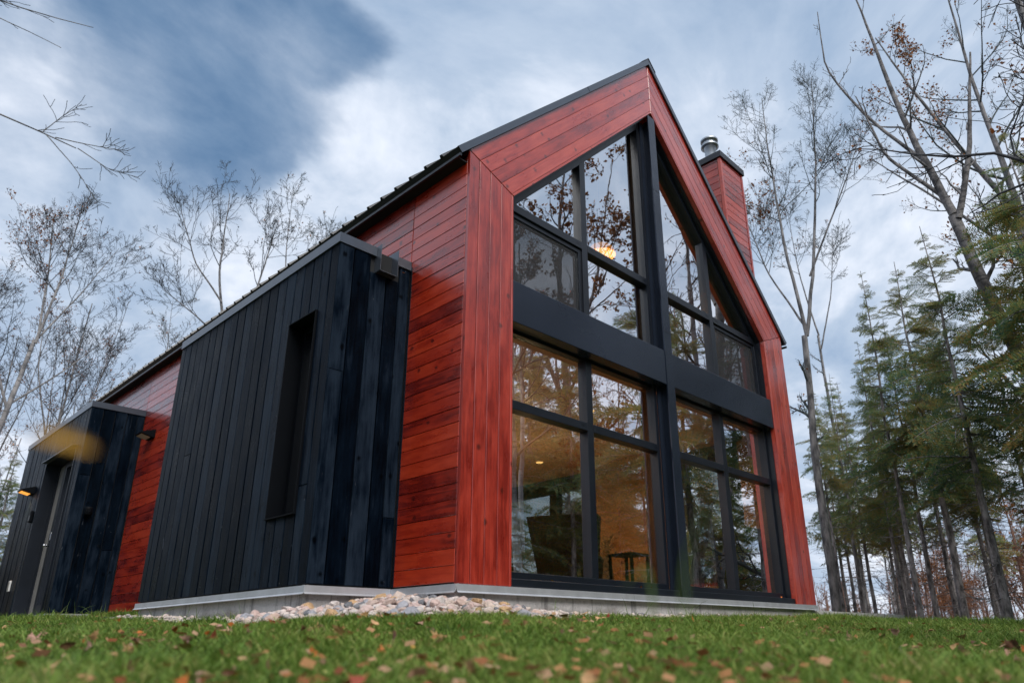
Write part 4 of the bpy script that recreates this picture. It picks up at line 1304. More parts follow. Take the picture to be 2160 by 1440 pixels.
# ---- spruce
def spray(rng, seed_n=11, full=True):
    """flat drooping spruce branch, 1 m long, along +x"""
    V, F = [], []

    def strip(p, d, L, nrm, w, nn):
        """thin stem with needles along both sides"""
        side = np.cross(d, nrm)
        for k in range(nn):
            t = (k + .5) / nn
            c = p + d * L * t
            for s in (-1, 1, 0):
                q = c + (d * 0.75 + (side * s if s else nrm) * rng.uniform(.55, .95) + nrm * rng.uniform(-.15, .3)) * w * (1.15 - .4 * t)
                i = len(V)
                V.extend([c - d * w * .22, c + d * w * .22, q]); F.append((i, i + 1, i + 2))
    ax = lambda t: np.array([t, 0.0, 0.06 * math.sin(t * 2.2) - 0.22 * t * t])
    n = seed_n
    for k in range(n):
        t = 0.14 + 0.84 * k / n
        p = ax(t); dirx = unit(ax(min(1, t + .05)) - ax(t - .05))
        for s in (-1, 1):
            L = (0.42 * (1 - t) + 0.10) * rng.uniform(.75, 1.15)
            d = unit(dirx * rng.uniform(.55, .9) + np.array([0, s * 0.8, rng.uniform(-.55, .12)]))
            strip(p, d, L, np.array([0, 0, 1.0]), 0.062, max(4, int(L * 26)))
    p = ax(.9); strip(p, unit(ax(1) - ax(.9)), .16, np.array([0, 0, 1.0]), .05, 5)
    st = [ax(t) for t in np.linspace(0, 1, 6)]
    return np.array(V), np.array(F), np.array(st)


_rg = np.random.default_rng(5)
SPRAYS = [spray(_rg, 11), spray(_rg, 10), spray(_rg, 12)]
FINE = [spray(_rg, 17), spray(_rg, 16)]


def spruce(name, seed, H, bare, width, r0=0.1, step=0.30, per=5, ragged=0.25, sprays=None, top_gap=0.0):
    """returns meshes: trunk, dead and live branch wood, needles"""
    rng = np.random.default_rng(seed)
    sp = sprays or SPRAYS
    zs = np.linspace(0, H, 15)
    P = np.stack([np.cumsum(rng.normal(size=15) * .012), np.cumsum(rng.normal(size=15) * .012), zs], 1)[None]
    P[0, :, :2] -= P[0, 0, :2]
    Rr = (r0 * (1 - .93 * (zs / H) ** .9))[None]
    V, F = tubes(P, Rr, 9, rng); trunk = mesh_np(name + '_trunk', V, [F], True, [M['sbark']])
    NV, NF, no = [], [], 0
    WP, WR = [], []
    z = bare
    while z < H - 0.12:
        u = (z - bare) / (H - bare)
        Lw = width * (1 - u) ** .8 * (0.55 + .45 * min(1, u * 5 + .25))
        k = per if u < .85 else 4
        for j in range(k):
            if rng.random() < 0.10: continue
            L = max(.10, Lw * rng.uniform(1 - ragged * 1.6, 1 + ragged))
            az = rng.uniform(0, 2 * math.pi)
            pitch = math.radians(rng.uniform(-22, 6) + 34 * u ** 2)
            zz = z + rng.uniform(-.5, .5) * step
            i = np.clip(zz / H * 14, 0, 13.99); a = int(i); c = P[0, a] * (1 - i + a) + P[0, a + 1] * (i - a)
            sv, sf, stem = sp[rng.integers(len(sp))]
            roll = rng.normal() * .6
            X = np.array([math.cos(az) * math.cos(pitch), math.sin(az) * math.cos(pitch), math.sin(pitch)])
            Y = np.array([-math.sin(az), math.cos(az), 0.0]); Zv = np.cross(X, Y)
            Y2 = Y * math.cos(roll) + Zv * math.sin(roll); Z2 = np.cross(X, Y2)
            Rm = np.stack([X, Y2, Z2])
            wy = max(L, .35) / L
            NV.append(c + (sv * [1, min(1.5, wy), 1]) @ Rm * L); NF.append(sf + no); no += len(sv)
            WP.append(c + stem @ Rm * L); WR.append(np.linspace(.012, .003, 6) * (L + .3))
        z += step * (1.0 - .45 * u)
    # dead branches under the crown
    z = bare * .22
    while z < bare + .6:
        for j in range(rng.integers(2, 5)):
            az = rng.uniform(0, 2 * math.pi); L = rng.uniform(.25, .85) * min(1.2, width)
            i = np.clip(z / H * 14, 0, 13.99); a = int(i); c = P[0, a] * (1 - i + a) + P[0, a + 1] * (i - a)
            D = np.array([[math.cos(az), math.sin(az), rng.uniform(-.25, .15)]])
            p, r = grow(rng, c[None], D, np.array([L]), np.array([.009]), 5, .13, -.03)
            WP.append(p[0]); WR.append(r[0])
            for q in range(3):
                tt = rng.uniform(.3, .95); pp = p[0, int(tt * 5)]
                d2 = np.array([[math.cos(az + rng.choice([-1, 1]) * .8), math.sin(az + rng.choice([-1, 1]) * .8), rng.uniform(-.3, .2)]])
                p2, r2 = grow(rng, pp[None], d2, np.array([L * .4]), np.array([.005]), 5, .15, -.02)
                WP.append(p2[0]); WR.append(np.maximum(r2[0], .0025))
        z += .24
    V, F = tubes(np.stack(WP), np.stack(WR), 3, rng)
    br = mesh_np(name + '_branches', V, [F], False, [M['sbark']])
    nd = mesh_np(name + '_needles', np.concatenate(NV), [np.concatenate(NF)], False, [M['spruce']])
    return trunk, br, nd


def place_spruce(meshes, loc, rz, sc, label, group=None):
    root = empty('spruce_tree', loc)
    root.rotation_euler = (0, 0, rz); root.scale = (sc, sc, sc)
    tag(root, label, 'tree', group)
    for nm, me in zip(('trunk', 'branches', 'foliage'), meshes):
        o = bpy.data.objects.new(nm, me); C.objects.link(o); o.parent = root
        if nm != 'trunk': o['kind'] = 'stuff'
    return root


SP_TALL = spruce('spruce_tall', 1, 7.0, 2.4, 0.92, .058, .24, 5, .35)
SP_BROAD = spruce('spruce_broad', 2, 7.0, 2.3, 1.3, .075, .24, 5, .35)
SP_THIN = spruce('spruce_thin', 3, 6.4, 3.3, 0.85, .055, .26, 4)
SP_LOW = spruce('spruce_low', 4, 7.0, 1.0, 1.5, .10, .26, 6)
SP_BIG = spruce('spruce_big', 6, 11.0, 1.2, 2.3, .16, .36, 7)

front_sp = [
    (SP_TALL, 10.06, 0.07, 0.3, 0.97, 'narrow pointed spruce with clear grey trunk, tallest tip beside the broad spruce'),
    (SP_BROAD, 10.40, -0.50, 1.1, 0.99, 'broad dark spruce with the bushiest crown at the centre of the right-hand wood'),
    (SP_THIN, 11.10, 0.15, 2.0, 0.97, 'slender spruce close behind the narrow pointed spruce'),
    (SP_THIN, 12.45, 2.31, 0.9, 0.88, 'thin pole-like spruce nearest the tall aspen'),
    (SP_THIN, 14.46, 2.67, 2.9, 1.03, 'thin spruce pair member with short crown, second from the aspen'),
    (SP_TALL, 13.61, 2.07, 4.0, 0.85, 'spruce with short dense crown, third from the aspen'),
    (SP_TALL, 13.90, 1.45, 5.2, 0.95, 'spruce seen between the pole-like trunks and the pointed spruce'),
    (SP_BROAD, 8.35, -1.55, 3.3, 0.90, 'spruce with thick pale trunk at the right edge of the lawn'),
    (SP_TALL, 11.60, -1.55, 0.2, 0.92, 'slim spruce between the broad spruce and the right edge of the wood'),
    (SP_TALL, 12.30, -0.55, 2.3, 0.93, 'spruce behind the broad dark spruce'),
    (SP_BROAD, 8.10, -2.75, 4.4, 0.98, 'full spruce reaching into the picture from the right edge, below the leaning birch'),
    (SP_TALL, 11.9, 0.9, 1.9, 0.88, 'bare-stemmed spruce between the slender spruce and the slab'),
]
for me_, x, y, rz, sc, lab in front_sp:
    place_spruce(me_, on_ground(x, y, .05), rz, sc, lab)
rg = random.Random(91)
# deeper rows of the wood on the right
for (x, y, sc) in ((14.6, 1.9, .82), (15.2, 3.1, .86), (16.0, 3.6, .95), (13.0, 1.1, .80), (16.6, 2.4, 1.0), (12.9, 0.3, .92), (14.4, -0.3, .98), (18.2, 3.9, 1.05), (15.4, 0.9, .9), (11.2, -0.9, .8)):
    place_spruce((SP_TALL, SP_THIN)[int(x * 10) % 3 == 0], on_ground(x, y, .05), x * 3, sc, 'slim spruce behind the front row, %s' % ('with its stem just right of the tall aspen' if y > 2.2 else ('between the slab and the pointed spruce' if y > 0.6 else 'behind the broad dark spruce')), 'second row of spruces on the right')
for k in range(16):
    d = rg.uniform(5, 26); a = rg.uniform(-0.55, 0.12)
    x = 13.0 + d * math.cos(a); y = 0.2 + (d + 4) * math.sin(a) + rg.uniform(-1, 1)
    if abs(y - 1.7) < 0.5 and x < 11.5: continue
    place_spruce((SP_TALL, SP_THIN)[rg.choice((0, 0, 1))], on_ground(x, y, .05), rg.uniform(0, 6), rg.uniform(.72, 1.05), 'bare-stemmed spruce deep in the wood on the right', 'spruces deep in the right-hand wood')
# spruces left of and behind the house
for (x, y, sc, lab) in ((-0.2, 19.8, .62, 'small dark spruce behind the far end of the entrance box'), (1.0, 22.5, .85, 'spruce rising above the far end of the roof on the left')):
    place_spruce(SP_LOW, on_ground(x, y, .05), rg.uniform(0, 6), sc, lab)

for k, (x, y) in enumerate(((12.2, 5.6), (14.6, 7.6), (11.6, 9.2), (15.8, 5.6), (12.4, 12.5))):
    place_spruce((SP_LOW, SP_BROAD)[k % 2], on_ground(x, y, .05), k * 1.3, .95, 'spruce beyond the far side of the house, seen through the two rooms\' panes', 'spruces seen through the house')

# small bare trees: russet undergrowth trees and pale birches in the gaps
T_RUSSET = bare_tree('russet_tree', 71, [([(0, 0, 0), (.1, .1, 2.5), (.0, .2, 5)], .06, .02), ([(0, 0, .6), (.6, .2, 2.5), (1.0, .3, 4.5)], .04, .012), ([(0, 0, .8), (-.5, -.4, 2.4), (-.9, -.6, 4.2)], .04, .012)],
                     [(12, .15, 1, (25, 60), .36, .5, 5, .2, .06), (6, .2, 1, (25, 60), .5, .6, 4, .25, .03), (5, .2, 1, (25, 65), .5, .6, 3, .25, 0)], (M['pinktwig'], M['pinktwig']), (900, .09, M['treeleaf']), 0.007)
T_BIRCH = bare_tree('pale_birch', 81, [([(0, 0, 0), (.3, .1, 4), (.5, .0, 9)], .11, .03), ([(.1, .0, 1.5), (-.5, .2, 4.5), (-.8, .3, 8)], .07, .02)],
                    [(14, .3, 1, (25, 55), .30, .45, 6, .16, .05), (6, .2, 1, (25, 60), .5, .6, 5, .2, .02), (5, .2, 1, (25, 65), .5, .6, 4, .2, 0)], (M['birch'], M['twig']), (250, .07, M['treeleaf']), 0.006)
T_TALL = bare_tree('tall_bare', 83, [([(0, 0, 0), (.1, .1, 6), (.2, .0, 11)], .095, .02), ([(.05, .05, 5), (.9, .2, 8), (1.3, .2, 11.5)], .042, .009), ([(.05, .05, 5.6), (-.7, .5, 8.5), (-1.0, .6, 11.5)], .042, .009)],
                   [(11, .3, 1, (25, 50), .30, .5, 6, .12, .09), (6, .2, 1, (22, 55), .46, .6, 5, .16, .06), (6, .2, 1, (25, 60), .5, .6, 4, .2, .03)], (M['bark'], M['twig']), (700, .06, M['treeleaf']), 0.0055, 9.0)
T_BROWN = bare_tree('brown_leaf', 87, [([(0, 0, 0), (.1, .1, 5), (.0, .0, 9)], .17, .08), ([(0, 0, 6), (.9, .1, 8.5), (1.6, .2, 12.5)], .08, .015), ([(0, 0, 5.5), (-.9, -.3, 8), (-1.8, -.4, 11)], .08, .015), ([(0, 0, 8), (-.2, .4, 10), (.1, .6, 13.5)], .08, .015), ([(0, 0, 5), (.3, -1, 7), (1.4, -1.6, 9.5)], .06, .012)],
                   [(11, .2, 1, (30, 60), .34, .5, 6, .15, .05), (6, .2, 1, (25, 60), .46, .6, 5, .2, .03), (5, .2, 1, (25, 65), .5, .6, 4, .22, 0), (3, .2, 1, (30, 70), .5, .7, 3, .25, 0)], (M['bark'], M['twig']), (5200, .10, M['brownleaf']), 0.005)
for k in range(38):
    d = rg.uniform(8, 40); a = rg.uniform(-0.30, 0.30)
    x, y = 12 + d * math.cos(a), 1.5 + d * math.sin(a)
    if k % 4 == 3:
        place_tree('birch_tree', T_BIRCH, on_ground(x, y), rg.uniform(0, 6), rg.uniform(.5, .9), 'white-stemmed birch far behind the spruce trunks on the right', 'tree', 'white birches far behind the spruces')
    else:
        place_tree('bare_tree', T_RUSSET, on_ground(x, y), rg.uniform(0, 6), rg.uniform(.7, 1.2), 'russet bare undergrowth tree behind the spruce trunks on the right', 'tree', 'russet bare trees behind the spruces')
# left: bare trees behind the entrance end
for k, (x, y, sc, me_) in enumerate(((1.6, 21.6, 1.0, T_TALL), (3.4, 25.3, .95, T_BIRCH), (0.6, 24.0, .92, T_TALL), (2.7, 27.0, 1.0, T_TALL), (-0.6, 22.5, .85, T_BIRCH), (4.5, 29.0, 1.0, T_TALL), (-1.6, 26, 1.0, T_TALL), (1.4, 30, 1.0, T_BIRCH), (-2.6, 21.0, .8, T_RUSSET), (-1.8, 19.0, .7, T_RUSSET), (-0.6, 28.0, 1.0, T_TALL))):
    place_tree('bare_tree', me_, on_ground(x, y), k * 1.3, sc, ('grey upright bare tree' if me_ is T_TALL else ('white-stemmed birch' if me_ is T_BIRCH else 'low russet bare tree')) + ' with fine twigs beyond the entrance end of the house', 'tree', ('grey bare trees' if me_ is T_TALL else ('white birches' if me_ is T_BIRCH else 'russet trees')) + ' beyond the entrance end')
for (x, y, sc, lab) in ((-2.55, 16.2, .42, 'yellow-green bushy conifer at the left edge beside the entrance box'), (-1.9, 20.5, .5, 'dark young spruce behind the bushy conifer at the left edge')):
    place_spruce(SP_LOW, on_ground(x, y, .05), 1.0, sc, lab)

T_BUSH = bare_tree('bush', 97, [([(0, 0, 0), (.1, .1, 1.0), (.0, .2, 2.6)], .03, .01), ([(0, 0, .1), (.6, .2, 1.2), (.8, .3, 2.2)], .03, .01), ([(0, 0, .1), (-.5, -.4, 1.2), (-.7, -.5, 2.3)], .03, .01)],
                   [(14, .1, 1, (25, 60), .36, .5, 5, .2, .06), (6, .2, 1, (25, 60), .5, .6, 4, .25, .03), (4, .2, 1, (25, 65), .5, .6, 3, .25, 0)], (M['twig'], M['twig']), (5200, .075, M['bushleaf']), 0.004)
place_tree('bush', T_BUSH, on_ground(-2.75, 11.6), 0.5, 0.95, 'yellow-green leafy bush at the left edge beside the entrance box', 'bush')
place_tree('bush', T_BUSH, on_ground(-2.2, 14.6), 2.5, 1.25, 'taller yellow-green bush behind the entrance box at the left edge', 'bush')

# ---- trees round the lawn behind the photographer (seen in the panes and in the gloss of the boards)
G_MIR = 'trees across the lawn, mirrored in the glass'
place_tree('maple_tree', T_BROWN, on_ground(8.6, -6.3), 0.4, 1.0, 'tree with clinging brown leaves, mirrored in the upper left panes')
place_tree('maple_tree', T_BROWN, on_ground(7.2, -9.6), 2.4, .92, 'second brown-leaved tree, mirrored behind the first in the upper panes')
place_tree('birch_tree', T_BIRCH, on_ground(10.7, -4.4), 0.2, 1.35, 'twin-stemmed pale birch mirrored in the upper right panes')
place_tree('birch_tree', T_BIRCH, on_ground(4.9, -3.9), 2.6, .95, 'white birch stem mirrored in the lower left panes')
place_tree('birch_tree', T_BIRCH, on_ground(12.4, -4.6), 4.0, 1.0, 'white birch stem mirrored in the lower right panes')
place_tree('bare_tree', T_TALL, on_ground(12.6, -7.8), 1.0, .8, 'slender bare tree mirrored in the lower middle pane')
for k, (x, y, sc, me_) in enumerate(((6.2, -6.8, 1.0, SP_LOW), (7.4, -5.0, .9, SP_BROAD), (10.2, -6.8, 1.0, SP_LOW), (5.0, -8.4, 1.05, SP_LOW), (9.0, -8.6, .95, SP_LOW), (13.6, -5.6, 1.0, SP_LOW), (15.0, -4.2, 1.0, SP_BROAD), (14.0, -8.5, 1.0, SP_LOW), (3.0, -9.6, 1.1, SP_LOW), (16.6, -7.0, 1.0, SP_LOW),
                                 (0.6, -11.0, 1.1, SP_LOW), (-2.5, -12.0, 1.1, SP_LOW), (11.5, -11.5, 1.1, SP_LOW), (7.0, -12.5, 1.1, SP_LOW), (4.4, -14.0, 1.2, SP_LOW), (18.5, -10.0, 1.1, SP_LOW), (15.0, -12.0, 1.1, SP_LOW), (20, -5.5, 1.0, SP_LOW), (6.3, -6.1, 1.05, SP_LOW), (7.7, -6.5, 1.08, SP_LOW), (5.3, -6.9, 1.1, SP_LOW), (4.2, -7.4, 1.1, SP_LOW), (8.7, -7.4, 1.1, SP_LOW), (11.5, -6.2, .8, SP_LOW), (9.9, -5.8, .62, SP_LOW))):
    place_spruce(me_, on_ground(x, y, .05), k * 1.7, sc, 'dark spruce across the lawn, mirrored in the lower panes', G_MIR)
for k in range(30):
    x = -4 + k * 0.95 + rg.uniform(-.5, .5); y = -13.5 - rg.uniform(0, 4.5)
    place_spruce(SP_BIG if k % 3 else SP_LOW, on_ground(x, y, .05), k * 1.9, rg.uniform(.8, 1.0) * (1 if k % 3 else 1.3), 'tall dark spruce in the back row across the lawn, mirrored in the lower panes', 'back row of spruces across the lawn')
for k in range(26):
    f = k / 25
    a = math.radians(100 + 150 * f)           # from straight left-behind round to behind the camera
    d = rg.uniform(9, 15)
    x, y = -3.0 + d * math.cos(a), 2.5 + 1.25 * d * math.sin(a)
    if x > -6.5 and y > 6: x -= 5
    if k % 4 == 1: place_tree('bare_tree', T_TALL, on_ground(x, y), k, rg.uniform(.7, .95), 'bare tree across the lawn on the left, mirrored in the glossy planks', 'tree', 'trees left of the lawn')
    else: place_spruce((SP_LOW, SP_BIG)[k % 2], on_ground(x, y, .05), k * 1.1, rg.uniform(.85, 1.05) * (.8 if k % 2 else 1.0), 'spruce across the lawn on the left, mirrored in the glossy planks', 'spruces left of the lawn')

# ---- near trees just outside the frame whose twigs hang into it
b = on_ground(-5.6, 0.6)
bz = b[2]
def rel(x, y, z): return (x - b[0], y - b[1], z - bz)
t = bare_tree('overhang', 95, [([(0, 0, 0), (.05, .1, 2.2), (.0, .2, 5.4)], .09, .04), ([rel(-5.55, .75, 2.5), rel(-4.2, .95, 2.85), rel(-3.05, .97, 2.79), rel(-2.62, .90, 2.72)], .022, .0045), ([rel(-2.75, .92, 2.745), rel(-2.52, .9, 2.79), rel(-2.34, .88, 2.84)], .0048, .0022), ([rel(-2.62, .90, 2.72), rel(-2.42, .86, 2.63), rel(-2.24, .86, 2.66)], .0045, .002), ([rel(-2.80, .93, 2.745), rel(-2.62, .9, 2.58), rel(-2.44, .9, 2.38)], .0045, .002),
                              ([rel(-2.82, .93, 2.755), rel(-2.74, .9, 2.92), rel(-2.66, .9, 3.06)], .0042, .002), ([rel(-5.5, .8, 3.0), rel(-4.2, .95, 3.4), rel(-3.2, .97, 3.60), rel(-2.72, .95, 3.74)], .018, .003), ([rel(-5.5, .8, 2.6), rel(-4.2, 1.5, 2.66), rel(-3.2, 1.6, 2.48), rel(-2.95, 1.6, 2.05)], .016, .003), ([rel(-4.2, .95, 3.38), rel(-3.3, .9, 3.42), rel(-2.85, .9, 3.42)], .008, .0025)],
              [(12, .3, 1, (25, 60), .11, .7, 5, .16, .03), (5, .2, 1, (30, 70), .45, .7, 4, .2, .03)], (M['bark'], M['twig']), None, 0.0021, 1.7)
place_tree('birch_tree', t, b, label='near bare tree whose twigs hang into the top left of the sky')
NEARSP = spruce('near_spruce', 8, 6.5, 2.6, 1.5, .07, .36, 4, .30, FINE)
place_spruce(NEARSP, on_ground(7.3, -3.05, .05), 2.1, 1.05, 'yellow-green spruce whose branches cross the leaning birch at the right edge')
place_spruce(NEARSP, on_ground(1.0, -5.05, .05), 0.7, 1.0, 'near spruce whose blurred branch tip shows at the top right corner')

# distant woods closing the horizon
def far_woods():
    rng = np.random.default_rng(17)
    P, R_ = [], []
    N = 1500
    a = rng.uniform(0, 2 * np.pi, N); d = rng.uniform(46, 120, N)
    x = 2 + d * np.cos(a); y = 4 + d * np.sin(a); z = gz(x, y)
    S = np.stack([x, y, z], 1); D = np.tile([0, 0, 1.0], (N, 1)); L = rng.uniform(3.5, 8.5, N) * (d / 85)
    P0, R0 = grow(rng, S, D, L, np.full(N, .10), 5, .04, .1)
    V1, F1 = tubes(P0, R0, 4, rng)
    S, D, Lb, Rb = children(rng, P0, R0, L, 12, .15, 1, (25, 60), .34, .5, .3)
    P1, R1 = grow(rng, S, D, Lb, np.maximum(Rb, .02), 3, .15, .05); R1 = np.maximum(R1, .018)
    V2, F2 = tubes(P1, R1, 3, rng)
    S, D, Lc, Rc = children(rng, P1, R1, Lb, 4, .2, 1, (25, 65), .5, .6, .2)
    P2, R2 = grow(rng, S, D, Lc, np.maximum(Rc, .015), 2, .2, .03); R2 = np.maximum(R2, .012)
    V3, F3 = tubes(P2, R2, 3, rng)
    me = mesh_np('far_woods', np.concatenate([V1, V2, V3]), [np.concatenate([F1, F2 + len(V1), F3 + len(V1) + len(V2)])], False, [M['pinktwig']])
    o = link('far_woods', me); tag(o, 'distant russet bare woods closing the view', 'woods', None, 'stuff')


far_woods()

# ------------------------------------------------------------------ stones along the foundation
def rock_mesh(name, seed, sub=2):
    import bmesh
    rng = random.Random(seed)
    bm = bmesh.new(); bmesh.ops.create_icosphere(bm, subdivisions=sub, radius=1.0)
    sx, sy, sz = rng.uniform(.8, 1.25), rng.uniform(.75, 1.1), rng.uniform(.5, .8)
    pl = [(Vector((rng.gauss(0, 1), rng.gauss(0, 1), rng.gauss(0, 1))).normalized(), rng.uniform(.55, .85)) for _ in range(13)]
    for v in bm.verts:
        p = v.co.copy()
        for n, d in pl:
            k = p.dot(n)
            if k > d: p -= n * (k - d) * .97
        v.co = Vector((p.x * sx, p.y * sy, p.z * sz)) * (1 + .03 * rng.gauss(0, 1))
    me = bpy.data.meshes.new(name); bm.to_mesh(me); bm.free()
    me.polygons.foreach_set('use_smooth', [False] * len(me.polygons))
    return me


ROCKS = [rock_mesh('stone', 200 + k) for k in range(12)]
ROCK_KIND = []
for k, r in enumerate(ROCKS):
    kn, cc = (('pale pink', (0.50, 0.37, 0.335)), ('off-white', (0.56, 0.49, 0.46)), ('pinkish beige', (0.44, 0.32, 0.27)), ('cream', (0.52, 0.42, 0.36)), ('pale pink', (0.46, 0.35, 0.325)), ('off-white', (0.50, 0.45, 0.43)),
              ('dark grey', (0.15, 0.155, 0.17)), ('blue-grey', (0.30, 0.30, 0.33)), ('pinkish beige', (0.43, 0.33, 0.29)), ('cream', (0.50, 0.41, 0.36)), ('rusty tan', (0.46, 0.30, 0.17)), ('pale pink', (0.52, 0.40, 0.37)))[k]
    r.materials.append(plain(kn.replace(' ', '_') + '_stone', cc, .75, 0, .3, .22, 1.6, .5, 6)); ROCK_KIND.append(kn)
PATH = [(-0.72, 4.3), (-0.72, 0.775), (0.0, 0.775), (0.0, 0.0), (4.2, 0.0)]


def band_point(rng):
    """random point in the stone strip, with heap height there"""
    while True:
        x = rng.uniform(-1.75, 4.2); y = rng.uniform(-1.05, 4.3)
        if x > -0.75 and y > 0.745 and x < 0.02: continue
        if x > -0.03 and y > -0.03: continue
        best = 9; s = 0; acc = 0
        for (a, c) in zip(PATH[:-1], PATH[1:]):
            ax, ay = a; dx, dy = c[0] - ax, c[1] - ay; L = math.hypot(dx, dy)
            t = max(0, min(1, ((x - ax) * dx + (y - ay) * dy) / L ** 2))
            q = math.hypot(x - ax - t * dx, y - ay - t * dy)
            if q < best: best, s = q, acc + t * L
            acc += L
        # s: 0 at the far end of the box, 3.5 box corner, 4.25 inner corner, 5.0 house corner
        pk = math.exp(-((s - 4.4) / 1.0) ** 2)
        width = 0.24 + 0.78 * pk
        if s > 7.2: width *= max(0, (9.0 - s) / 1.8)
        if best > width * rng.uniform(.75, 1.05): continue
        h = (0.035 + 0.100 * pk) * (1 - (best / max(width, .01)) ** 2)
        return x, y, h, pk


def build_stones():
    rng = random.Random(12)
    pts = [band_point(rng) for _ in range(1500)]
    cand = []
    for (x, y, h, pk) in pts:
        r = rng.uniform(.016, .036) * (1 + .65 * pk) * (1.45 if rng.random() < .12 else 1)
        dist = math.hypot(x - CAM.x, y - CAM.y)
        cand.append((r / dist, x, y, h, r))
    cand.sort(reverse=True)
    extra = []
    for i, (k, x, y, h, r) in enumerate(cand):
        z = gz1(x, y) + h * rng.uniform(.55, 1.0) + r * .25
        rot = (rng.uniform(-.5, .5), rng.uniform(-.5, .5), rng.uniform(0, 6.28))
        if i < 290:
            ri = rng.choice((0, 1, 2, 3, 4, 5, 8, 9, 11, 0, 1, 4, 5, 6, 7, 10)); o = bpy.data.objects.new('stone', ROCKS[ri]); C.objects.link(o)
            o.location = (x, y, z); o.rotation_euler = rot; o.scale = (r, r, r)
            tag(o, ROCK_KIND[ri] + ' rounded river stone in the heap against the concrete footing', 'stone', ROCK_KIND[ri] + ' river stones heaped along the footing')
        else:
            extra.append((x, y, z, r, rot))
    V, F, off = [], [], 0
    small = [rock_mesh('gravel', 300 + k, 1) for k in range(6)]
    data = []
    for sm_ in small:
        v = np.empty(len(sm_.vertices) * 3, np.float32); sm_.vertices.foreach_get('co', v)
        f = np.array([p.vertices[:] for p in sm_.polygons]); data.append((v.reshape(-1, 3), f)); bpy.data.meshes.remove(sm_)
    from mathutils import Euler
    for i in range(3600):
        x, y, h, pk = band_point(rng)
        extra.append((x, y, gz1(x, y) + h * rng.uniform(.3, .9), rng.uniform(.012, .024), (rng.uniform(-1, 1), rng.uniform(-1, 1), rng.uniform(0, 6))))
    for i, (x, y, z, r, rot) in enumerate(extra):
        v, f = data[i % 6]
        Rm = np.array(Euler(rot).to_matrix())
        V.append(v @ Rm.T * r + [x, y, z]); F.append(f + off); off += len(v)
    me = mesh_np('gravel', np.concatenate(V), [np.concatenate(F)], False, [M['stonebit']])
    tag(link('gravel', me), 'small pinkish gravel filling the gaps of the stone heap', 'gravel', None, 'stuff')


build_stones()

# ------------------------------------------------------------------ lawn
def on_lawn(x, y, pad=0.03):
    if -pad < x < W + pad and -pad < y < YB: return False
    if -0.73 - pad < x < 0.1 and (0.76 - pad < y < 4.15 + pad or 7.47 - pad < y < 11.2): return False
    if W < x < 9.1 + pad and 0.0 - pad < y < 4.0 + pad: return False
    return True


def tuft(seed, n, h0, h1, rad, wide, lean=0.9):
    rng = random.Random(seed)
    V, F = [], []
    for k in range(n):
        a = rng.uniform(0, 6.283); r = rad * math.sqrt(rng.random())
        x, y = r * math.cos(a), r * math.sin(a)
        h = rng.uniform(h0, h1); az = rng.uniform(0, 6.283); ln = h * lean * rng.uniform(.15, 1.0)
        dx, dy = math.cos(az) * ln, math.sin(az) * ln
        w = wide * rng.uniform(.6, 1.2); tw = az + rng.uniform(.8, 2.3); wx, wy = math.cos(tw) * w / 2, math.sin(tw) * w / 2
        i = len(V)
        for t, ww in ((0, 1), (.4, .95), (.75, .65)):
            px, py, pz = x + dx * t * t, y + dy * t * t, h * t * (1 - .25 * t * lean)
            V += [(px - wx * ww, py - wy * ww, pz), (px + wx * ww, py + wy * ww, pz)]
        V.append((x + dx, y + dy, h * (1 - .25 * lean)))
        F += [(i, i + 1, i + 3, i + 2), (i + 2, i + 3, i + 5, i + 4), (i + 4, i + 5, i + 6)]
    return V, F


def clover(seed, n, rad):
    """low broad-leaved weeds between the blades"""
    rng = random.Random(seed); V, F = [], []
    for k in range(n):
        a = rng.uniform(0, 6.283); r = rad * math.sqrt(rng.random()); x, y, z = r * math.cos(a), r * math.sin(a), rng.uniform(.012, .035)
        for q in range(3):
            b_ = a + q * 2.09 + rng.uniform(-.3, .3); L = rng.uniform(.007, .012); ti = rng.uniform(-.004, .005)
            c, s = math.cos(b_), math.sin(b_); i = len(V)
            V += [(x, y, z), (x + c * L * .6 - s * L * .5, y + s * L * .6 + c * L * .5, z + ti), (x + c * L * 1.1, y + s * L * 1.1, z + ti * 1.5), (x + c * L * .6 + s * L * .5, y + s * L * .6 - c * L * .5, z + ti)]
            F.append((i, i + 1, i + 2, i + 3))
    return V, F


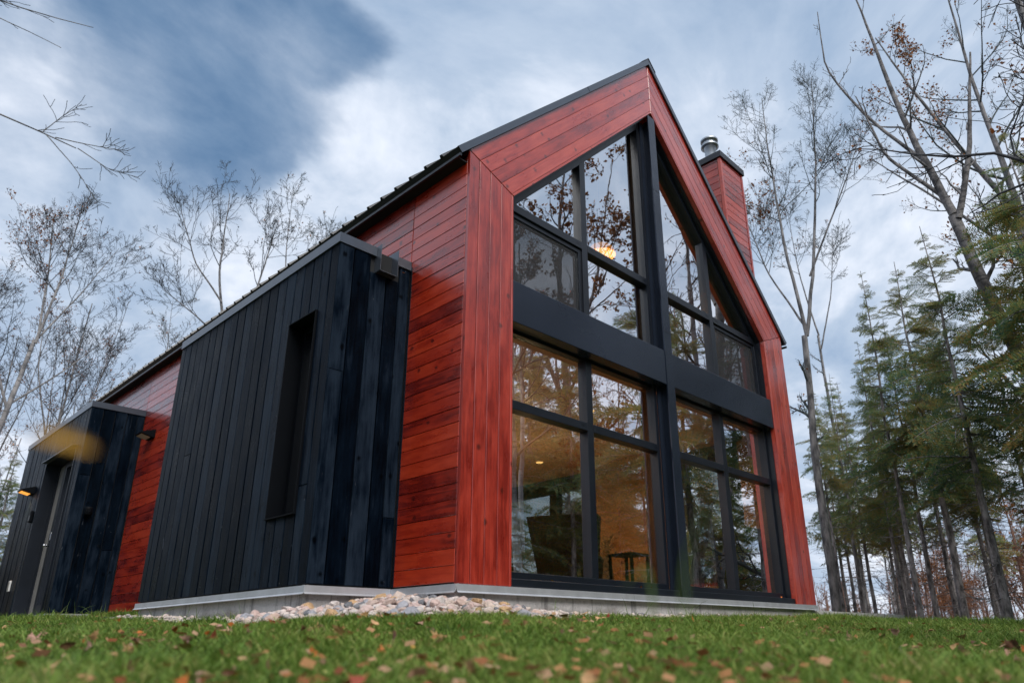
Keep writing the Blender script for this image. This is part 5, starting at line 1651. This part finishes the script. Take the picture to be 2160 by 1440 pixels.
def instancer(name, pts, scales, meshes, mat, label, cat):
    """points mesh + geometry nodes that stand a random tuft on every point"""
    me = bpy.data.meshes.new(name); me.from_pydata(pts, [], []); me.update()
    at = me.attributes.new('size', 'FLOAT', 'POINT'); at.data.foreach_set('value', np.asarray(scales, np.float32))
    o = link(name, me); tag(o, label, cat, None, 'stuff')
    coll = bpy.data.collections.new(name + '_kinds')
    for mm in meshes:
        mm.materials.append(mat)
        coll.objects.link(bpy.data.objects.new(mm.name, mm))
    ng = bpy.data.node_groups.new(name + '_nodes', 'GeometryNodeTree')
    ng.interface.new_socket('Geometry', in_out='INPUT', socket_type='NodeSocketGeometry')
    ng.interface.new_socket('Geometry', in_out='OUTPUT', socket_type='NodeSocketGeometry')
    N = ng.nodes; Lk = ng.links
    gi, go = N.new('NodeGroupInput'), N.new('NodeGroupOutput')
    inst = N.new('GeometryNodeInstanceOnPoints'); ci = N.new('GeometryNodeCollectionInfo')
    ci.inputs['Collection'].default_value = coll; ci.inputs['Separate Children'].default_value = True; ci.inputs['Reset Children'].default_value = True
    rv = N.new('FunctionNodeRandomValue'); rv.data_type = 'FLOAT_VECTOR'
    rv.inputs[0].default_value = (-.12, -.12, 0); rv.inputs[1].default_value = (.12, .12, 6.283)
    na = N.new('GeometryNodeInputNamedAttribute'); na.data_type = 'FLOAT'; na.inputs['Name'].default_value = 'size'
    Lk.new(gi.outputs[0], inst.inputs['Points']); Lk.new(ci.outputs[0], inst.inputs['Instance'])
    inst.inputs['Pick Instance'].default_value = True
    Lk.new(rv.outputs[0], inst.inputs['Rotation']); Lk.new(na.outputs[0], inst.inputs['Scale'])
    Lk.new(inst.outputs[0], go.inputs[0])
    md = o.modifiers.new('scatter', 'NODES'); md.node_group = ng
    return o


def as_mesh(name, vf):
    me = bpy.data.meshes.new(name); me.from_pydata(vf[0], [], vf[1]); me.update(); return me


def build_lawn():
    rng = random.Random(33)
    pts, sc = [], []
    ca = math.atan2(fw.y, fw.x)
    for (d0, d1, dens, s) in ((0.7, 2.2, 1250, .9), (2.2, 4.5, 800, 1.0), (4.5, 8.0, 420, 1.1), (8.0, 14.0, 150, 1.35)):
        half = math.radians(52)
        n = int(half * (d1 * d1 - d0 * d0) * dens)
        for _ in range(n):
            d = math.sqrt(rng.uniform(d0 * d0, d1 * d1)); a = ca + rng.uniform(-half, half)
            x, y = CAM.x + d * math.cos(a), CAM.y + d * math.sin(a)
            if not on_lawn(x, y): continue
            # thin out over the stones
            if x < 3.6 and y > -0.6 and x > -1.3 and rng.random() < .0 + (1.0 if min(abs(x + .72) if y > .7 else 9, abs(y) if x > 0 else 9, math.hypot(x + .1, y - .4)) < (.80 if math.hypot(x + .1, y - .2) < 1.05 else .24) else 0) * .97: continue
            pn = math.sin(x * 2.3 + 1) * math.cos(y * 2.9) + .6 * math.sin(x * 5.1 - y * 4.3)
            pts.append((x, y, gz1(x, y) - .004)); sc.append(s * rng.uniform(.7, 1.15) * (1 + .24 * pn))
    kinds = [as_mesh('grass_tuft', tuft(400 + k, 22, .024, .062 + .006 * k, .045, .0040, 1.0 + .08 * k)) for k in range(6)] + [as_mesh('weed_tuft', clover(450 + k, 12, .05)) for k in range(2)] + [as_mesh('grass_tuft', tuft(470, 12, .05, .11, .03, .0036, 1.1))]
    instancer('grass', pts, sc, kinds, M['grass'], 'short green lawn grass and clover in front of the house', 'grass')


build_lawn()


def blade(name, pts, w, mat, label, cat='grass blade', group=None):
    """single tall grass blade"""
    V, F = [], []
    n = len(pts)
    for i, p in enumerate(pts):
        p = Vector(p); d = (Vector(pts[min(i + 1, n - 1)]) - Vector(pts[max(i - 1, 0)])).normalized()
        s = d.cross(Vector((fw.x, fw.y, 0)).normalized())
        s = s.normalized() if s.length > .01 else Vector((1, 0, 0))
        k = w * (1 - (i / (n - 1)) ** 2 * .92) / 2
        V += [tuple(p - s * k), tuple(p + Vector((0, 0, .0)) + d.cross(s) * k * .35), tuple(p + s * k)]
    for i in range(n - 1):
        a = i * 3
        F += [(a, a + 1, a + 4, a + 3), (a + 1, a + 2, a + 5, a + 4)]
    me = bpy.data.meshes.new(name); me.from_pydata(V, [], F); me.update()
    o = link(name, me, mat); tag(o, label, cat, group)
    return o


M['blade'] = plain('tall_grass_blade', (0.10, 0.16, 0.035), .5, 0, .4)
M['yblade'] = plain('yellow_grass_blade', (0.62, 0.34, 0.05), .6, 0, .3)
rg2 = random.Random(8)
tall = []
for k in range(46):                      # taller uncut blades along the footing
    if k < 26: x, y = -0.85 - rg2.uniform(0, .25), rg2.uniform(1.2, 7.4)
    else: x, y = rg2.uniform(-.2, 7), -rg2.uniform(.08, .3)
    z = gz1(x, y); h = rg2.uniform(.10, .24); a = rg2.uniform(0, 6.28); ln = h * rg2.uniform(.1, .9)
    P_ = [(x + math.cos(a) * ln * t * t, y + math.sin(a) * ln * t * t, z + h * (t - .35 * t * t * t * (ln / h))) for t in (0, .25, .5, .75, 1)]
    blade('tall_grass', P_, rg2.uniform(.003, .006), M['blade'], 'tall uncut grass blade against the concrete footing', 'grass blade', 'uncut grass along the footing')


# near blurred blades in front of the lens: rooted in the lawn
def near_blade(foot, mids, w, mat, label):
    g0 = Vector((foot[0], foot[1], gz1(*foot)))
    pts = [g0] + [Vector(q) for q in mids]
    # refine
    out = []
    for i in range(len(pts) - 1):
        for k in range(4):
            t = k / 4
            p0 = pts[max(i - 1, 0)]; p1 = pts[i]; p2 = pts[i + 1]; p3 = pts[min(i + 2, len(pts) - 1)]
            out.append(.5 * ((2 * p1) + (p2 - p0) * t + (2 * p0 - 5 * p1 + 4 * p2 - p3) * t * t + (3 * p1 - p0 - 3 * p2 + p3) * t ** 3))
    out.append(pts[-1])
    blade('grass_blade', [tuple(p) for p in out], w, mat, label)


near_blade((-2.9192, -3.7522), [(-2.9310, -3.7649, -0.3491), (-2.9361, -3.7816, -0.3079), (-2.9363, -3.7902, -0.2914)], .0022, M['blade'], 'tall out-of-focus green blade in front of the central post')
near_blade((-2.7870, -3.6387), [(-2.8083, -3.6545, -0.3339), (-2.8206, -3.6498, -0.3188), (-2.8251, -3.6390, -0.3300)], .0030, M['blade'], 'short out-of-focus green blade bending left of the central post')
near_blade((-3.2470, -3.5683), [(-3.2682, -3.6086, -0.3280), (-3.2701, -3.6339, -0.2913), (-3.2630, -3.6526, -0.2845)], .0005, M['yblade'], 'thin dry stalk at the left edge close to the lens')
yl = [Vector(p) for p in ((-3.2627, -3.6529, -0.2845), (-3.2596, -3.6550, -0.2841), (-3.2564, -3.6571, -0.2840), (-3.2530, -3.6591, -0.2842), (-3.2495, -3.6609, -0.2850), (-3.2459, -3.6627, -0.2862), (-3.2421, -3.6644, -0.2879), (-3.2396, -3.6655, -0.2891))]
V, F = [], []
for i, p in enumerate(yl):
    k = .0036 * math.sin(3.14159 * min(1, max(.06, (i + .3) / 7.6)))
    V += [tuple(p - up * k), tuple(p + fw * .0012), tuple(p + up * k)]
for i in range(len(yl) - 1):
    a = i * 3; F += [(a, a + 1, a + 4, a + 3), (a + 1, a + 2, a + 5, a + 4)]
me = bpy.data.meshes.new('yellow_leaf'); me.from_pydata(V, [], F); me.update()
tag(link('yellow_leaf', me, M['yblade']), 'out-of-focus yellow leaf on a dry stalk, floating across the top of the entrance box', 'leaf')

# ------------------------------------------------------------------ fallen leaves
def leaf_mesh(name, seed, maple=True):
    rng = random.Random(seed)
    V, F = [(0, 0, 0)], []
    if maple:
        prof = [(-90, .12), (-62, .50), (-40, .30), (-15, .85), (2, .45), (20, .62), (38, .48), (62, .62), (76, .55), (90, 1.0), (104, .55), (118, .62), (142, .48), (160, .62), (178, .45), (195, .85), (220, .30), (242, .50)]
    else:
        prof = [(-90, .9), (-60, .62), (-30, .48), (0, .44), (30, .5), (60, .66), (90, 1.0), (120, .66), (150, .5), (180, .44), (210, .48), (240, .62)]
    cx, cy = rng.uniform(-.9, .9), rng.uniform(-.7, .9); tw = rng.uniform(-.6, .6)
    for a, r in prof:
        a = math.radians(a + rng.uniform(-4, 4)); r *= rng.uniform(.88, 1.1)
        for k in (.55, 1.0):
            x, y = math.cos(a) * r * k, math.sin(a) * r * k
            V.append((x, y, cx * x * x * .8 + cy * y * y * .5 + tw * x * y + rng.uniform(-.05, .05)))
    n = len(prof)
    for i in range(n):
        j = (i + 1) % n
        F += [(0, 1 + 2 * i, 1 + 2 * j), (1 + 2 * i, 2 + 2 * i, 2 + 2 * j, 1 + 2 * j)]
    me = bpy.data.meshes.new(name); me.from_pydata(V, [], F)
    me.polygons.foreach_set('use_smooth', [True] * len(F)); me.update()
    return me


LEAF_COL = [('orange', (0.42, 0.12, 0.025)), ('tan', (0.46, 0.27, 0.13)), ('pinkish', (0.44, 0.24, 0.19)), ('dark brown', (0.12, 0.055, 0.03)), ('red-brown', (0.26, 0.055, 0.03)), ('yellow', (0.48, 0.27, 0.06))]
LEAVES = []
for ci, (cn, cc) in enumerate(LEAF_COL):
    mt = plain(cn.replace(' ', '_') + '_leaf', cc, 0.6, 0, 0.3, 0.35, 1.5)
    for k in range(3):
        me = leaf_mesh('fallen_leaf', 500 + ci * 10 + k, k < 2); me.materials.append(mt)
        LEAVES.append((me, cn, ('lobed', 'lobed', 'oval')[k]))


def build_leaves():
    rng = random.Random(77)
    ca = math.atan2(fw.y, fw.x)
    n = 0
    while n < 285:
        d = 1.2 + 6.0 * rng.random() ** 0.85; a = ca + rng.uniform(-math.radians(40), math.radians(40))
        x, y = CAM.x + d * math.cos(a), CAM.y + d * math.sin(a)
        if not on_lawn(x, y, .06): continue
        # leaves drift together in loose patches
        if math.sin(x * 2.1 + .5) + math.cos(y * 1.7 - x) + rng.gauss(0, .55) < .1: continue
        k = rng.choice((0, 2, 3, 4, 5, 3, 4, 5, 5, 6, 7, 8, 6, 7, 9, 10, 11, 12, 14, 17, 1))
        lm, lc, ls = LEAVES[k]
        o = bpy.data.objects.new('fallen_leaf', lm); C.objects.link(o)
        s = rng.uniform(.022, .054) if ls == 'lobed' else rng.uniform(.016, .030)
        s *= min(1.0, .45 + .18 * d)
        o.scale = (s, s, s)
        o.location = (x, y, gz1(x, y) + rng.uniform(.022, .056))
        o.rotation_euler = (rng.gauss(0, .7), rng.gauss(0, .7), rng.uniform(0, 6.28))
        tag(o, '%s dry curled %s leaf lying on the lawn grass' % (lc, ls), 'leaf', '%s %s leaves fallen on the lawn' % (lc, ls))
        n += 1
    # the rest: small and far ones
    g = np.random.default_rng(9)
    N = 7500
    dd = 1.5 + 34 * g.random(N) ** 1.5; aa = ca + g.uniform(-1.0, .9, N)
    x = CAM.x + dd * np.cos(aa); y = CAM.y + dd * np.sin(aa)
    keep = np.array([on_lawn(px, py, .06) for px, py in zip(x, y)])
    x, y = x[keep], y[keep]
    z = gz(x, y) + g.uniform(.01, .045, len(x))
    V, F = leaf_quads(g, np.stack([x, y, z], 1), .05)
    V = V.reshape(-1, 4, 3); V[:, :, 2] = z[:, None] + (V[:, :, 2] - z[:, None]) * .45
    tag(link('leaf_litter', mesh_np('leaf_litter', V.reshape(-1, 3), [F], False, [M['leafbit']])), 'thin scatter of small dry leaves in the grass and under the trees', 'leaf litter', None, 'stuff')
    # leaves caught on the sill and on the black box
    for (loc, lab) in (((1.05, 0.05, .078), 'small yellow leaf caught on the left window sill'), ((2.25, 0.05, .078), 'orange leaf caught on the sill left of the post'), ((2.42, 0.055, .078), 'brown leaf on the sill close to the post'), ((5.05, 0.05, .078), 'orange leaf at the right end of the sill'), ((-0.10, 0.742, 2.70), 'dry leaf caught on the black planks under the scupper')):
        o = bpy.data.objects.new('sill_leaf', LEAVES[17 if 'yellow' in lab else (11 if 'brown' in lab else 2)][0]); C.objects.link(o); o.location = loc; o.scale = (.022, .022, .022); o.rotation_euler = (.5, .3, loc[0])
        tag(o, lab, 'leaf')


build_leaves()
